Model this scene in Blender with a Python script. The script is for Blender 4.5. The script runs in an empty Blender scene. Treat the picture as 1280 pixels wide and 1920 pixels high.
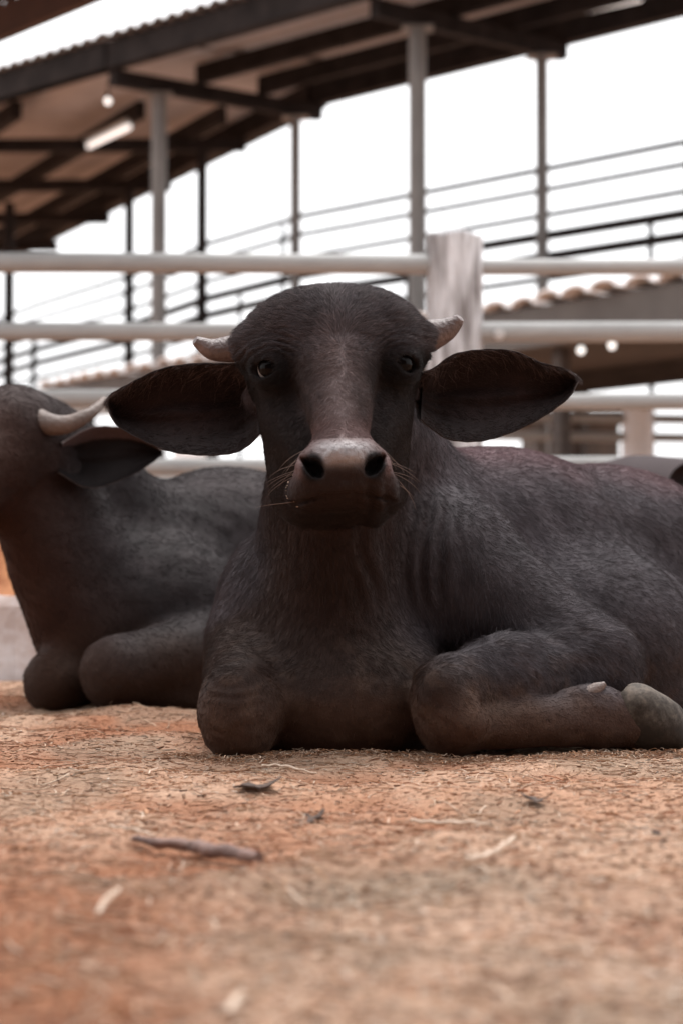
import bpy, bmesh, math, random
import numpy as np
from mathutils import Vector, Matrix

rng = np.random.default_rng(7)
random.seed(7)
R = math.radians
SC = bpy.context.scene
COL = SC.collection

# ------------------------------------------------------------------ camera
CAM_H = 0.30
F = 70.0 / 36.0 * 1920.0            # focal length in photograph pixels
PITCH = math.atan2(110.0, F)
cam_d = bpy.data.cameras.new("camera")
cam = bpy.data.objects.new("camera", cam_d)
COL.objects.link(cam)
cam.location = (0, 0, CAM_H)
cam.rotation_euler = (math.pi / 2 + PITCH, 0, 0)
cam_d.sensor_fit = 'VERTICAL'
cam_d.sensor_height = 36.0
cam_d.sensor_width = 24.0
cam_d.lens = 70.0
cam_d.clip_start = 0.05
cam_d.clip_end = 2000.0
cam_d.dof.use_dof = True
cam_d.dof.focus_distance = 3.2
cam_d.dof.aperture_fstop = 3.7
SC.camera = cam

# ------------------------------------------------------------------ sky, sun, exposure
SUN_EL, SUN_AZ = R(72), R(20)        # azimuth measured from +Y towards +X
world = bpy.data.worlds.new("World")
SC.world = world
world.use_nodes = True
nt = world.node_tree
nt.nodes.clear()
sky = nt.nodes.new("ShaderNodeTexSky")
sky.sky_type = 'NISHITA'
sky.sun_disc = False
sky.sun_elevation = SUN_EL
sky.sun_rotation = SUN_AZ
sky.air_density = 1.0
sky.dust_density = 6.0
hsv = nt.nodes.new("ShaderNodeHueSaturation")
hsv.inputs['Saturation'].default_value = 0.12
hsv.inputs['Value'].default_value = 1.0
bg = nt.nodes.new("ShaderNodeBackground")
bg.inputs['Strength'].default_value = 0.15
wo = nt.nodes.new("ShaderNodeOutputWorld")
nt.links.new(sky.outputs[0], hsv.inputs['Color'])
cloud = nt.nodes.new("ShaderNodeMix"); cloud.data_type = 'RGBA'      # even white overcast over the clear sky
cloud.inputs['Factor'].default_value = 0.6
cloud.inputs['B'].default_value = (7.6, 7.6, 7.7, 1)
nt.links.new(hsv.outputs[0], cloud.inputs['A'])
nt.links.new(cloud.outputs['Result'], bg.inputs['Color'])
nt.links.new(bg.outputs[0], wo.inputs['Surface'])

sun_d = bpy.data.lights.new("sun", 'SUN')
sun_d.energy = 1.1
sun_d.angle = R(30)
sun_d.color = (1.0, 0.96, 0.92)
sun = bpy.data.objects.new("sun", sun_d)
COL.objects.link(sun)
sd = Vector((math.sin(SUN_AZ) * math.cos(SUN_EL), math.cos(SUN_AZ) * math.cos(SUN_EL), math.sin(SUN_EL)))
sun.rotation_euler = sd.to_track_quat('Z', 'Y').to_euler()
sun.location = (0, 6, 20)

SC.view_settings.view_transform = 'Standard'
SC.view_settings.look = 'None'
SC.view_settings.exposure = 1.05
SC.view_settings.gamma = 1.0
SC.view_settings.use_curve_mapping = False
SC.render.engine = 'CYCLES'
SC.cycles.use_denoising = True
SC.cycles.max_bounces = 6
SC.cycles.diffuse_bounces = 3
SC.cycles.glossy_bounces = 3

# ------------------------------------------------------------------ helpers
CP, SP = math.cos(PITCH), math.sin(PITCH)


def ray(px, py):
    a, b = (px - 640.0) / F, (960.0 - py) / F
    return np.array([a, CP - b * SP, SP + b * CP])


def P(px, py, d):
    """photo pixel -> place at distance d in front of the camera"""
    r = ray(px, py)
    return np.array([0, 0, CAM_H]) + r * (d / r[1])


def G(px, py, z):
    """photo pixel -> place on the level plane at height z"""
    r = ray(px, py)
    return np.array([0, 0, CAM_H]) + r * ((z - CAM_H) / r[2])


def fract(x):
    return x - np.floor(x)


def hash3(i, j, k):
    return fract(np.sin(i * 127.1 + j * 311.7 + k * 74.7) * 43758.5453)


def vnoise(p):
    p = np.asarray(p, dtype=np.float64)
    i = np.floor(p)
    f = p - i
    u = f * f * (3 - 2 * f)
    out = 0
    for a in (0, 1):
        for b in (0, 1):
            for c in (0, 1):
                w = ((u[:, 0] if a else 1 - u[:, 0]) * (u[:, 1] if b else 1 - u[:, 1]) * (u[:, 2] if c else 1 - u[:, 2]))
                out = out + w * hash3(i[:, 0] + a, i[:, 1] + b, i[:, 2] + c)
    return out * 2 - 1


def fbm(p, octaves=4, gain=0.5):
    s, a = 0, 1.0
    p = np.asarray(p, dtype=np.float64)
    for o in range(octaves):
        s = s + a * vnoise(p + o * 17.3)
        p = p * 2.03
        a *= gain
    return s


def sstep(a, b, x):
    t = np.clip((x - a) / (b - a), 0, 1)
    return t * t * (3 - 2 * t)


def link(o, parent=None):
    COL.objects.link(o)
    if parent is not None:
        o.parent = parent
    return o


def tag(o, label=None, cat=None, group=None, kind=None):
    if label: o['label'] = label
    if cat: o['category'] = cat
    if group: o['group'] = group
    if kind: o['kind'] = kind
    return o


def empty(name, loc=(0, 0, 0)):
    o = bpy.data.objects.new(name, None)
    o.empty_display_size = 0.1
    o.location = loc
    COL.objects.link(o)
    return o


def mesh_np(name, verts, faces, mat=None, parent=None, smooth=True, colors=None):
    """faces: array (n,4) or list of lists; parent is an Empty: verts are in world space"""
    verts = np.asarray(verts, dtype=np.float64)
    if parent is not None:
        verts = verts - np.array(parent.location)
    me = bpy.data.meshes.new(name)
    if isinstance(faces, np.ndarray):
        k = faces.shape[1]
        me.vertices.add(len(verts))
        me.vertices.foreach_set('co', verts.astype(np.float32).ravel())
        me.loops.add(faces.size)
        me.loops.foreach_set('vertex_index', faces.astype(np.int32).ravel())
        me.polygons.add(len(faces))
        me.polygons.foreach_set('loop_start', np.arange(0, faces.size, k, dtype=np.int32))
        me.update(calc_edges=True)
        me.validate()
    else:
        me.from_pydata(verts.tolist(), [], faces)
        me.update()
    me.polygons.foreach_set('use_smooth', np.full(len(me.polygons), smooth, dtype=bool))
    if colors is not None:
        ca = me.color_attributes.new('Col', 'FLOAT_COLOR', 'POINT')
        c4 = np.ones((len(verts), 4), dtype=np.float32)
        c4[:, :colors.shape[1]] = colors
        ca.data.foreach_set('color', c4.ravel())
    if mat is not None:
        me.materials.append(mat)
    o = bpy.data.objects.new(name, me)
    link(o, parent)
    return o


class MB:
    """collects boxes, tubes and sheets into one mesh"""

    def __init__(self):
        self.v, self.f = [], []

    def add(self, v, f):
        n = len(self.v)
        self.v += [tuple(float(c) for c in q) for q in v]
        self.f += [[i + n for i in q] for q in f]

    def bar(self, p, q, w, h, up=(0, 0, 1), bev=0.006):
        """box from p to q, h along up, w across, with chamfered long edges"""
        p, q, up = np.array(p, float), np.array(q, float), np.array(up, float)
        d = q - p
        d /= np.linalg.norm(d)
        s = np.cross(d, up); s /= np.linalg.norm(s)
        u = np.cross(s, d)
        b = min(bev, w * .3, h * .3)
        prof = [(-w/2+b, -h/2), (w/2-b, -h/2), (w/2, -h/2+b), (w/2, h/2-b), (w/2-b, h/2), (-w/2+b, h/2), (-w/2, h/2-b), (-w/2, -h/2+b)]
        n = len(prof)
        v = [p + s*a + u*c for a, c in prof] + [q + s*a + u*c for a, c in prof]
        f = [[i, (i+1) % n, n+(i+1) % n, n+i] for i in range(n)] + [list(range(n))[::-1], list(range(n, 2*n))]
        self.add(v, f)

    def tube(self, pts, rad, seg=12, cap=True):
        pts = [np.array(p, float) for p in pts]
        rad = [rad]*len(pts) if np.isscalar(rad) else rad
        v, f = [], []
        ref = np.array([0.31, 0.17, 0.93])
        for i, p in enumerate(pts):
            d = pts[min(i+1, len(pts)-1)] - pts[max(i-1, 0)]
            d /= np.linalg.norm(d)
            if abs(np.dot(d, ref)) > .95:
                ref = np.array([1.0, .1, 0])
            s = np.cross(d, ref); s /= np.linalg.norm(s)
            u = np.cross(s, d)
            for k in range(seg):
                a = 2*math.pi*k/seg
                v.append(p + rad[i]*(s*math.cos(a) + u*math.sin(a)))
        for i in range(len(pts)-1):
            for k in range(seg):
                f.append([i*seg+k, i*seg+(k+1) % seg, (i+1)*seg+(k+1) % seg, (i+1)*seg+k])
        if cap:
            f.append(list(range(seg))[::-1])
            f.append(list(range((len(pts)-1)*seg, len(pts)*seg)))
        self.add(v, f)

    def build(self, name, mat, parent=None, smooth=False):
        o = mesh_np(name, np.array(self.v), self.f, mat, parent, smooth)
        if smooth:
            try:
                o.data.set_sharp_from_angle(angle=R(40))
            except Exception:
                pass
        return o


def tube_obj(name, pts, rad, mat, parent=None, seg=12):
    m = MB(); m.tube(pts, rad, seg)
    return m.build(name, mat, parent, True)


def bar_obj(name, p, q, w, h, mat, parent=None, up=(0, 0, 1)):
    m = MB(); m.bar(p, q, w, h, up)
    return m.build(name, mat, parent, False)


def catmull(pts, n):
    pts = np.array(pts, float)
    m = len(pts)
    t = np.linspace(0, m-1, n)
    i = np.clip(np.floor(t).astype(int), 0, m-2)
    f = (t - i)[:, None]
    g = lambda k: pts[np.clip(k, 0, m-1)]
    p0, p1, p2, p3 = g(i-1), g(i), g(i+1), g(i+2)
    return 0.5*((2*p1) + (-p0+p2)*f + (2*p0-5*p1+4*p2-p3)*f**2 + (-p0+3*p1-3*p2+p3)*f**3)


# ------------------------------------------------------------------ materials
def new_mat(name):
    m = bpy.data.materials.new(name)
    m.use_nodes = True
    n = m.node_tree.nodes
    b = n['Principled BSDF']
    return m, n, m.node_tree.links, b


def rough_mat(name, c1, c2, scale=6.0, rough=0.7, bump=0.15, bscale=None, metallic=0.0, stretch=(1, 1, 1), c3=None, spec=0.5):
    """two or three colour noise material with bump"""
    m, n, l, b = new_mat(name)
    tc = n.new('ShaderNodeTexCoord')
    mp = n.new('ShaderNodeMapping')
    mp.inputs['Scale'].default_value = stretch
    l.new(tc.outputs['Object'], mp.inputs['Vector'])
    nz = n.new('ShaderNodeTexNoise')
    nz.inputs['Scale'].default_value = scale
    nz.inputs['Detail'].default_value = 8
    nz.inputs['Roughness'].default_value = 0.65
    l.new(mp.outputs[0], nz.inputs['Vector'])
    rp = n.new('ShaderNodeValToRGB')
    rp.color_ramp.elements[0].position = 0.35
    rp.color_ramp.elements[1].position = 0.65
    rp.color_ramp.elements[0].color = (*c1, 1)
    rp.color_ramp.elements[1].color = (*c2, 1)
    if c3:
        e = rp.color_ramp.elements.new(0.8); e.color = (*c3, 1)
    l.new(nz.outputs['Fac'], rp.inputs['Fac'])
    l.new(rp.outputs[0], b.inputs['Base Color'])
    b.inputs['Roughness'].default_value = rough
    b.inputs['Metallic'].default_value = metallic
    b.inputs['Specular IOR Level'].default_value = spec
    nb = n.new('ShaderNodeTexNoise')
    nb.inputs['Scale'].default_value = bscale or scale*6
    nb.inputs['Detail'].default_value = 6
    l.new(mp.outputs[0], nb.inputs['Vector'])
    bp = n.new('ShaderNodeBump')
    bp.inputs['Strength'].default_value = bump
    bp.inputs['Distance'].default_value = 0.02
    l.new(nb.outputs['Fac'], bp.inputs['Height'])
    l.new(bp.outputs[0], b.inputs['Normal'])
    return m


def attr_mat(name, rough=0.6, bump=0.2, bscale=250.0, spec=0.4, noise_amt=0.25, sheen=0.0):
    """base colour read from the mesh's own colour attribute (coat markings with painted shade, straw kinds); alpha = gloss"""
    m, n, l, b = new_mat(name)
    at = n.new('ShaderNodeAttribute')
    at.attribute_name = 'Col'
    tc = n.new('ShaderNodeTexCoord')
    nz = n.new('ShaderNodeTexNoise')
    nz.inputs['Scale'].default_value = bscale * .3
    nz.inputs['Detail'].default_value = 5
    l.new(tc.outputs['Object'], nz.inputs['Vector'])
    mr = n.new('ShaderNodeMapRange')
    mr.inputs['To Min'].default_value = 1 - noise_amt
    mr.inputs['To Max'].default_value = 1 + noise_amt
    l.new(nz.outputs['Fac'], mr.inputs['Value'])
    mx = n.new('ShaderNodeMix'); mx.data_type = 'RGBA'; mx.blend_type = 'MULTIPLY'
    mx.inputs['Factor'].default_value = 1.0
    l.new(at.outputs['Color'], mx.inputs['A'])
    l.new(mr.outputs[0], mx.inputs['B'])
    l.new(mx.outputs['Result'], b.inputs['Base Color'])
    rr = n.new('ShaderNodeMapRange')
    rr.inputs['To Min'].default_value = 0.27
    rr.inputs['To Max'].default_value = rough
    l.new(at.outputs['Alpha'], rr.inputs['Value'])
    l.new(rr.outputs[0], b.inputs['Roughness'])
    sp_ = n.new('ShaderNodeMapRange')
    sp_.inputs['To Min'].default_value = 1.0
    sp_.inputs['To Max'].default_value = spec
    l.new(at.outputs['Alpha'], sp_.inputs['Value'])
    l.new(sp_.outputs[0], b.inputs['Specular IOR Level'])
    ct = n.new('ShaderNodeMath'); ct.operation = 'SUBTRACT'; ct.inputs[0].default_value = 1.0
    l.new(at.outputs['Alpha'], ct.inputs[1])
    l.new(ct.outputs[0], b.inputs['Coat Weight'])
    b.inputs['Coat IOR'].default_value = 1.6
    b.inputs['Coat Roughness'].default_value = .36
    b.inputs['Sheen Weight'].default_value = sheen
    nb = n.new('ShaderNodeTexNoise')
    nb.inputs['Scale'].default_value = bscale
    nb.inputs['Detail'].default_value = 5
    l.new(tc.outputs['Object'], nb.inputs['Vector'])
    bp = n.new('ShaderNodeBump')
    bp.inputs['Strength'].default_value = bump
    bp.inputs['Distance'].default_value = 0.004
    l.new(nb.outputs['Fac'], bp.inputs['Height'])
    l.new(bp.outputs[0], b.inputs['Normal'])
    return m


M_STEEL = rough_mat('dark_painted_steel', (.012, .0095, .009), (.024, .019, .018), 5, .7, .1, spec=.06)
M_POST = rough_mat('worn_steel_post', (.09, .08, .075), (.15, .135, .125), 7, .55, .15, stretch=(1, 1, .3))
M_SHEET = rough_mat('brown_roof_sheet', (.33, .285, .265), (.40, .345, .325), 2.5, .6, .1)
M_EAVE = rough_mat('dark_eave', (.035, .012, .006), (.055, .02, .01), 4, .8, .1)
M_PIPE = rough_mat('cream_pipe_paint', (.29, .29, .285), (.385, .385, .38), 3, .5, .08, stretch=(1, 4, 4), c3=(.27, .245, .225), spec=.3)
M_LOG = rough_mat('whitewashed_log', (.15, .13, .125), (.80, .81, .84), 6, .85, .6, 40, stretch=(3.5, 3.5, .45), c3=(.92, .93, .96))
M_WHITEWASH = rough_mat('whitewashed_concrete', (.45, .36, .33), (.72, .70, .72), 7, .9, .3, 30)
M_WHITE = rough_mat('fresh_whitewash', (.82, .82, .84), (.92, .92, .94), 7, .9, .3, 30)
M_TILE = rough_mat('weathered_clay_tile', (.55, .50, .48), (.92, .90, .89), 2.2, .9, .3, 20)
M_TIMBER = rough_mat('dark_timber', (.035, .028, .025), (.07, .055, .048), 3, .8, .3, stretch=(1, 1, 8))
M_FASCIA = rough_mat('grey_brown_fascia', (.075, .066, .062), (.11, .098, .09), 2, .75, .2)
M_BROWNWALL = rough_mat('brown_boards', (.05, .038, .03), (.085, .062, .05), 3, .8, .3, stretch=(6, 6, .6))
M_HORN = rough_mat('young_horn', (.075, .052, .049), (.155, .112, .106), 22, .42, .25, 160)
M_HORN_PALE = rough_mat('pale_horn', (.085, .055, .044), (.155, .108, .088), 14, .5, .2, 120)
M_HOOF, n, l, b = new_mat('hoof_horn')
tc = n.new('ShaderNodeTexCoord')
sx = n.new('ShaderNodeSeparateXYZ'); l.new(tc.outputs['Object'], sx.inputs[0])
nz = n.new('ShaderNodeTexNoise'); nz.inputs['Scale'].default_value = 45; nz.inputs['Detail'].default_value = 9; nz.inputs['Roughness'].default_value = .7
l.new(tc.outputs['Object'], nz.inputs['Vector'])
ma = n.new('ShaderNodeMath'); ma.operation = 'MULTIPLY_ADD'; ma.inputs[1].default_value = .32
l.new(nz.outputs['Fac'], ma.inputs[0]); l.new(sx.outputs['Z'], ma.inputs[2])
rp = n.new('ShaderNodeValToRGB'); e = rp.color_ramp.elements
e[0].position = .17; e[0].color = (.018, .013, .010, 1)
e[1].position = .31; e[1].color = (.14, .11, .088, 1)
for pos_, c_ in ((.215, (.03, .022, .017, 1)), (.255, (.065, .052, .042, 1))):
    q = e.new(pos_); q.color = c_
l.new(ma.outputs[0], rp.inputs['Fac']); l.new(rp.outputs[0], b.inputs['Base Color'])
b.inputs['Roughness'].default_value = .7; b.inputs['Specular IOR Level'].default_value = .25
nb = n.new('ShaderNodeTexNoise'); nb.inputs['Scale'].default_value = 90; nb.inputs['Detail'].default_value = 6
mp = n.new('ShaderNodeMapping'); mp.inputs['Scale'].default_value = (1, 1, .35); mp.inputs['Rotation'].default_value = (0, R(-55), 0)
l.new(tc.outputs['Object'], mp.inputs['Vector']); l.new(mp.outputs[0], nb.inputs['Vector'])
bp = n.new('ShaderNodeBump'); bp.inputs['Strength'].default_value = .4; bp.inputs['Distance'].default_value = .004
l.new(nb.outputs['Fac'], bp.inputs['Height']); l.new(bp.outputs[0], b.inputs['Normal'])
M_CLAW = rough_mat('dewclaw', (.085, .06, .053), (.16, .115, .10), 40, .5, .2)
M_HIDE = attr_mat('buffalo_hide', .7, .35, 320, .12, .25)
M_STRAW = attr_mat('straw_bits', .75, .1, 200, .3, .3)
M_STICK = rough_mat('dead_stick', (.10, .055, .045), (.23, .14, .115), 25, .7, .5, 120)
M_STALK = rough_mat('pale_straw', (.42, .30, .22), (.58, .45, .35), 30, .5, .2)
M_LEAF = rough_mat('dry_dark_leaf', (.035, .02, .015), (.08, .045, .03), 40, .8, .3)


def emit_mat(name, col, strength):
    m, n, l, b = new_mat(name)
    b.inputs['Base Color'].default_value = (*col, 1)
    b.inputs['Emission Color'].default_value = (*col, 1)
    b.inputs['Emission Strength'].default_value = strength
    return m


M_LAMP = emit_mat('lit_tube', (1, .97, .94), .5)
M_BULB = emit_mat('lit_bulb', (1, .97, .93), .85)


def hair_mat(name, rough=0.6):
    m, n, l, b = new_mat(name)
    at = n.new('ShaderNodeAttribute'); at.attribute_name = 'strand_colour'
    l.new(at.outputs['Color'], b.inputs['Base Color'])
    b.inputs['Roughness'].default_value = rough
    b.inputs['Specular IOR Level'].default_value = 0.14
    return m


M_HAIR = hair_mat('buffalo_hair')

# eye: brown iris, wide dark pupil, pale rim towards the corner (object space, +Z looks out)
M_EYE, n, l, b = new_mat('wet_eye')
tc = n.new('ShaderNodeTexCoord')
sx = n.new('ShaderNodeSeparateXYZ')
l.new(tc.outputs['Object'], sx.inputs[0])
rp = n.new('ShaderNodeValToRGB')
e = rp.color_ramp.elements
e[0].position = 0.0; e[0].color = (.40, .36, .34, 1)
e[1].position = 0.985; e[1].color = (.003, .002, .002, 1)
for pos, c in ((.33, (.20, .175, .165, 1)), (.38, (.004, .003, .003, 1)), (.8, (.005, .0035, .003, 1)), (.90, (.003, .002, .002, 1))):
    q = e.new(pos); q.color = c
dv = n.new('ShaderNodeMath'); dv.operation = 'DIVIDE'; dv.inputs[1].default_value = 0.0235
l.new(sx.outputs['Z'], dv.inputs[0])
l.new(dv.outputs[0], rp.inputs['Fac'])
l.new(rp.outputs[0], b.inputs['Base Color'])
b.inputs['Roughness'].default_value = 0.03
b.inputs['Specular IOR Level'].default_value = 0.075

# ------------------------------------------------------------------ ground
def graded(lo, hi, fine_lo, fine_hi, step, growth=1.25):
    a = list(np.arange(fine_lo, fine_hi, step))
    s = step
    while a[-1] < hi:
        s *= growth
        a.append(a[-1] + s)
    s = step
    b = []
    x = a[0]
    while x > lo:
        s *= growth
        x -= s
        b.append(x)
    return np.array(b[::-1] + a)


def ground_z(x, y):
    p = np.stack([x, y, np.zeros_like(x)], 1)
    z = 0.010*fbm(p*3.1, 2) + 0.0125*fbm(p*6.5 + 5, 2) + 0.0022*fbm(p*42 + 9, 3)
    near = np.exp(-((y-3.3)/0.35)**2)
    return z*(1 - .5*near)


gx = graded(-400, 400, -1.15, 1.35, .0085)
gy = graded(-60, 500, .95, 5.2, .0085)
X, Y = np.meshgrid(gx, gy, indexing='ij')
z = np.zeros(X.size)
sel = (np.abs(X.ravel()) < 12) & (Y.ravel() < 14) & (Y.ravel() > -2)
z[sel] = ground_z(X.ravel()[sel], Y.ravel()[sel])
gv = np.stack([X.ravel(), Y.ravel(), z], 1)


def ground_tint(x, y):
    p = np.stack([x*2.6, y*1.5, np.zeros_like(x)], 1)
    a = fbm(p, 4)
    b_ = fbm(np.stack([x*5 + 31, y*3.2, np.zeros_like(x)], 1), 4)
    h = ground_z(x, y)
    red = np.clip(sstep(-.15, .75, a + .75*sstep(.15, -.55, x)*sstep(2.9, 1.7, y)) + .8*sstep(.0, -.012, h), 0, 1)
    grey = np.clip(sstep(.25, .8, b_)*.7 + 1.2*np.exp(-((x-.05)/.17)**2 - ((y-1.87)/.10)**2), 0, 1)
    c = np.tile([.46, .29, .20], (len(x), 1))
    c = c*(1-red[:, None]) + np.array([.31, .135, .072])*red[:, None]
    org = np.exp(-((y-2.62)/.38)**2)*sstep(-.5, .4, b_ + .2)
    c = c*(1-.6*org[:, None]) + np.array([.43, .225, .135])*.6*org[:, None]
    pale = sstep(2.0, 1.5, y)*sstep(-.10, .22, x)*sstep(-.7, .2, a + .3)
    c = c*(1-.7*pale[:, None]) + np.array([.52, .355, .265])*.7*pale[:, None]
    c = c*(1-.75*grey[:, None]) + np.array([.27, .20, .145])*.75*grey[:, None]
    return c


gcol = np.tile([.40, .22, .14], (X.size, 1))
gcol[sel] = ground_tint(X.ravel()[sel], Y.ravel()[sel])
ix = np.arange(X.size).reshape(X.shape)
gf = np.stack([ix[:-1, :-1].ravel(), ix[1:, :-1].ravel(), ix[1:, 1:].ravel(), ix[:-1, 1:].ravel()], 1)

M_GROUND, n, l, b = new_mat('bedding_ground')
tc = n.new('ShaderNodeTexCoord')


def nnode(scale, detail=6, rough=.6, vec=None, stretch=None):
    q = n.new('ShaderNodeTexNoise')
    q.inputs['Scale'].default_value = scale
    q.inputs['Detail'].default_value = detail
    q.inputs['Roughness'].default_value = rough
    if stretch:
        mp = n.new('ShaderNodeMapping'); mp.inputs['Scale'].default_value = stretch
        l.new(tc.outputs['Object'], mp.inputs['Vector']); l.new(mp.outputs[0], q.inputs['Vector'])
    else:
        l.new(tc.outputs['Object'], q.inputs['Vector'])
    return q


fine = nnode(110, 8, .72)
rp = n.new('ShaderNodeValToRGB')
e = rp.color_ramp.elements
e[0].position = .28; e[0].color = (.55, .48, .44, 1)
e[1].position = .74; e[1].color = (1.45, 1.5, 1.55, 1)
q = e.new(.5); q.color = (1.0, 1.0, 1.0, 1)
l.new(fine.outputs['Fac'], rp.inputs['Fac'])
at = n.new('ShaderNodeAttribute'); at.attribute_name = 'Col'
mx = n.new('ShaderNodeMix'); mx.data_type = 'RGBA'; mx.blend_type = 'MULTIPLY'
mx.inputs['Factor'].default_value = 1.0
l.new(at.outputs['Color'], mx.inputs['A'])
l.new(rp.outputs[0], mx.inputs['B'])
l.new(mx.outputs['Result'], b.inputs['Base Color'])
b.inputs['Roughness'].default_value = .9
b.inputs['Specular IOR Level'].default_value = .2
bp = n.new('ShaderNodeBump')
bp.inputs['Strength'].default_value = .9
bp.inputs['Distance'].default_value = .006
fb = nnode(230, 6, .75)
l.new(fb.outputs['Fac'], bp.inputs['Height'])
l.new(bp.outputs[0], b.inputs['Normal'])
ground = mesh_np('ground', gv, gf, M_GROUND, None, True, gcol)
tag(ground, 'reddish brown bedding of sawdust and straw covering the yard', 'ground', kind='structure')

# ------------------------------------------------------------------ open shed with corrugated roof
ZB = 4.5                                             # underside of the roof beams
N1, F1 = G(210, 160, ZB), G(600, 226, ZB)
N2, F2 = G(700, 32, ZB), G(1056, 113, ZB)
ax = ((N2 - N1) + (F2 - F1)) / 2                      # one bay along the shed
UP = np.array([0, 0, 1.0])
shed = empty('open_shed', (0.9, 17.5, 0))
tag(shed, 'tall open shed with dark steel frame and corrugated roof', 'shed')


def lerp(a, b, t):
    return a + (b - a) * t


frames = [(N1 - ax*1.0, None), (N1, F1), (N2, F2), (N2 + ax, F2 + ax)]
for p, q in frames[1:]:
    bar_obj('beam', p + UP*.07, q + UP*.07, .10, .14, M_STEEL, shed)
    for t, r in ((.215, .068), (.875, .05)):
        base = lerp(p, q, t)
        m = MB()
        m.tube([(base[0], base[1], -.05), (base[0], base[1], ZB - .004)], r, 14)
        m.bar((base[0]-.12, base[1], ZB-.012), (base[0]+.12, base[1], ZB-.012), .2, .02)
        m.build('post', M_POST, shed, True)
for t, w, h in ((-.01, .12, .24), (.40, .08, .17), (.70, .08, .17), (.99, .14, .22)):
    a = lerp(N1, F1, t) + UP*(.142 + h/2)
    c = lerp(N2 + ax*1.3, F2 + ax*1.3, t) + UP*(.142 + h/2)
    if t < 0:
        a = a - ax*1.8
    bar_obj('purlin', a, c, w, h, M_STEEL, shed)


def corrugated(p00, p10, p01, p11, wave_dir, period, amp, nu, nv, thick=.004):
    """sheet p00-p10 (u) by p01-p11 (v); ribs vary along u (wave_dir 'u') or v"""
    u = np.linspace(0, 1, nu); v = np.linspace(0, 1, nv)
    Ug, Vg = np.meshgrid(u, v, indexing='ij')
    Ug, Vg = Ug[..., None], Vg[..., None]
    pt = (p00*(1-Ug)*(1-Vg) + p10*Ug*(1-Vg) + p01*(1-Ug)*Vg + p11*Ug*Vg)
    L = np.linalg.norm((p10-p00) if wave_dir == 'u' else (p01-p00))
    ph = (Ug if wave_dir == 'u' else Vg)[..., 0] * L / period * 2*math.pi
    pt[..., 2] += amp*np.sin(ph)
    a = pt.reshape(-1, 3)
    b_ = a + np.array([0, 0, thick])
    ix = np.arange(nu*nv).reshape(nu, nv)
    f = np.stack([ix[:-1, :-1].ravel(), ix[1:, :-1].ravel(), ix[1:, 1:].ravel(), ix[:-1, 1:].ravel()], 1)
    f2 = f[:, ::-1] + nu*nv
    edge = []
    for lo in (ix[0, :], ix[-1, :], ix[:, 0], ix[:, -1]):
        edge.append(np.stack([lo[:-1], lo[1:], lo[1:] + nu*nv, lo[:-1] + nu*nv], 1))
    return np.concatenate([a, b_]), np.concatenate([f, f2] + edge)


ZR = .142 + .24 + .03
zz = UP*ZR
A0, A1 = N1 - ax*1.8, N2 + ax*1.35
n0 = lerp(N1, F1, -.055) - N1
n1 = lerp(N1, F1, 1.03) - N1
v_, f_ = corrugated(N1 + n0 + zz, A1 + n0 + zz, N1 + n1 + zz, A1 + n1 + zz, 'u', .18, .022, 420, 6)
mesh_np('roof_sheet', v_, f_, M_SHEET, shed)

# the wing that runs on behind, bending away to the left
F3, F4 = G(462, 284, ZB), G(322, 358, ZB)
bdir = (G(100, 465, ZB) - F1); bdir[2] = 0; bdir /= np.linalg.norm(bdir)
zw = zz - UP*.045
fo = (F1 - N1)/np.linalg.norm(F1 - N1)*.16
wing = empty('shed_wing', (-2.5, 21, 0))
tag(wing, 'rear wing of the steel shed bending away to the left under brown roof sheets', 'shed')
LB = 10.5
for (sx_, sy_), w, h in (((38, 205), .10, .17), ((272, 205), .09, .17), ((425, 215), .09, .17)):
    s0 = G(sx_, sy_, ZB + .16)
    bar_obj('purlin', s0 + bdir*.1 + UP*.02, s0 + bdir*LB + UP*.02, w, h, M_STEEL, wing)
bar_obj('purlin', F1 + UP*.25 + bdir*.05, F1 + UP*.25 + bdir*LB, .20, .22, M_STEEL, wing)
v_, f_ = corrugated(F1 + fo + zw - bdir*.7, F1 + fo + zw + bdir*LB, N1 + zw - bdir*.1, N1 + zw + bdir*LB, 'u', .18, .02, 300, 8)
mesh_np('roof_sheet', v_, f_, M_SHEET, wing)
E0 = N1 - ax*1.8
v_, f_ = corrugated(N1 + zw + UP*.003 - bdir*.1, N1 + zw + UP*.003 + bdir*LB, E0 + zw + UP*.003 - bdir*.1, E0 + zw + UP*.003 + bdir*LB, 'u', .18, .02, 300, 8)
mesh_np('roof_sheet', v_, f_, M_SHEET, wing)
# near eave carried on to the left
eb = bar_obj('eave_beam', E0 + UP*.262, N1 + UP*.262 - ax*.01, .12, .24, M_STEEL, wing)
m = MB()
v_, f_ = corrugated(E0 + n0 + zz, N1 + n0 + zz - ax*.004, E0 - n0*1.5 + zz, N1 - n0*1.5 + zz - ax*.004, 'u', .18, .022, 180, 3)
mesh_np('eave_sheet', v_, f_, M_SHEET, wing)
bt = F4 - F3
for k, q in enumerate((F3, F4, F4 + bt, F4 + bt*2)):
    pL = q + np.array([-3.6 - .2*k, .05, 0])
    bar_obj('beam', pL + UP*.065, q + UP*.065, .10, .13, M_STEEL, wing)
wing_posts = [(378, F3[1] + .02), (241, F4[1]), (15, 22.6), (62, 24.4)]
WP = []
for (px, d), r in zip(wing_posts, (.055, .055, .06, .035)):
    q = P(px, 1070, d)
    WP.append(np.array([q[0], q[1], 0]))
    zt = ZB - .004 if px != 62 else 3.15
    tube_obj('post', [(q[0], q[1], -.05), (q[0], q[1], zt)], r, M_STEEL, wing, 14)

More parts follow.
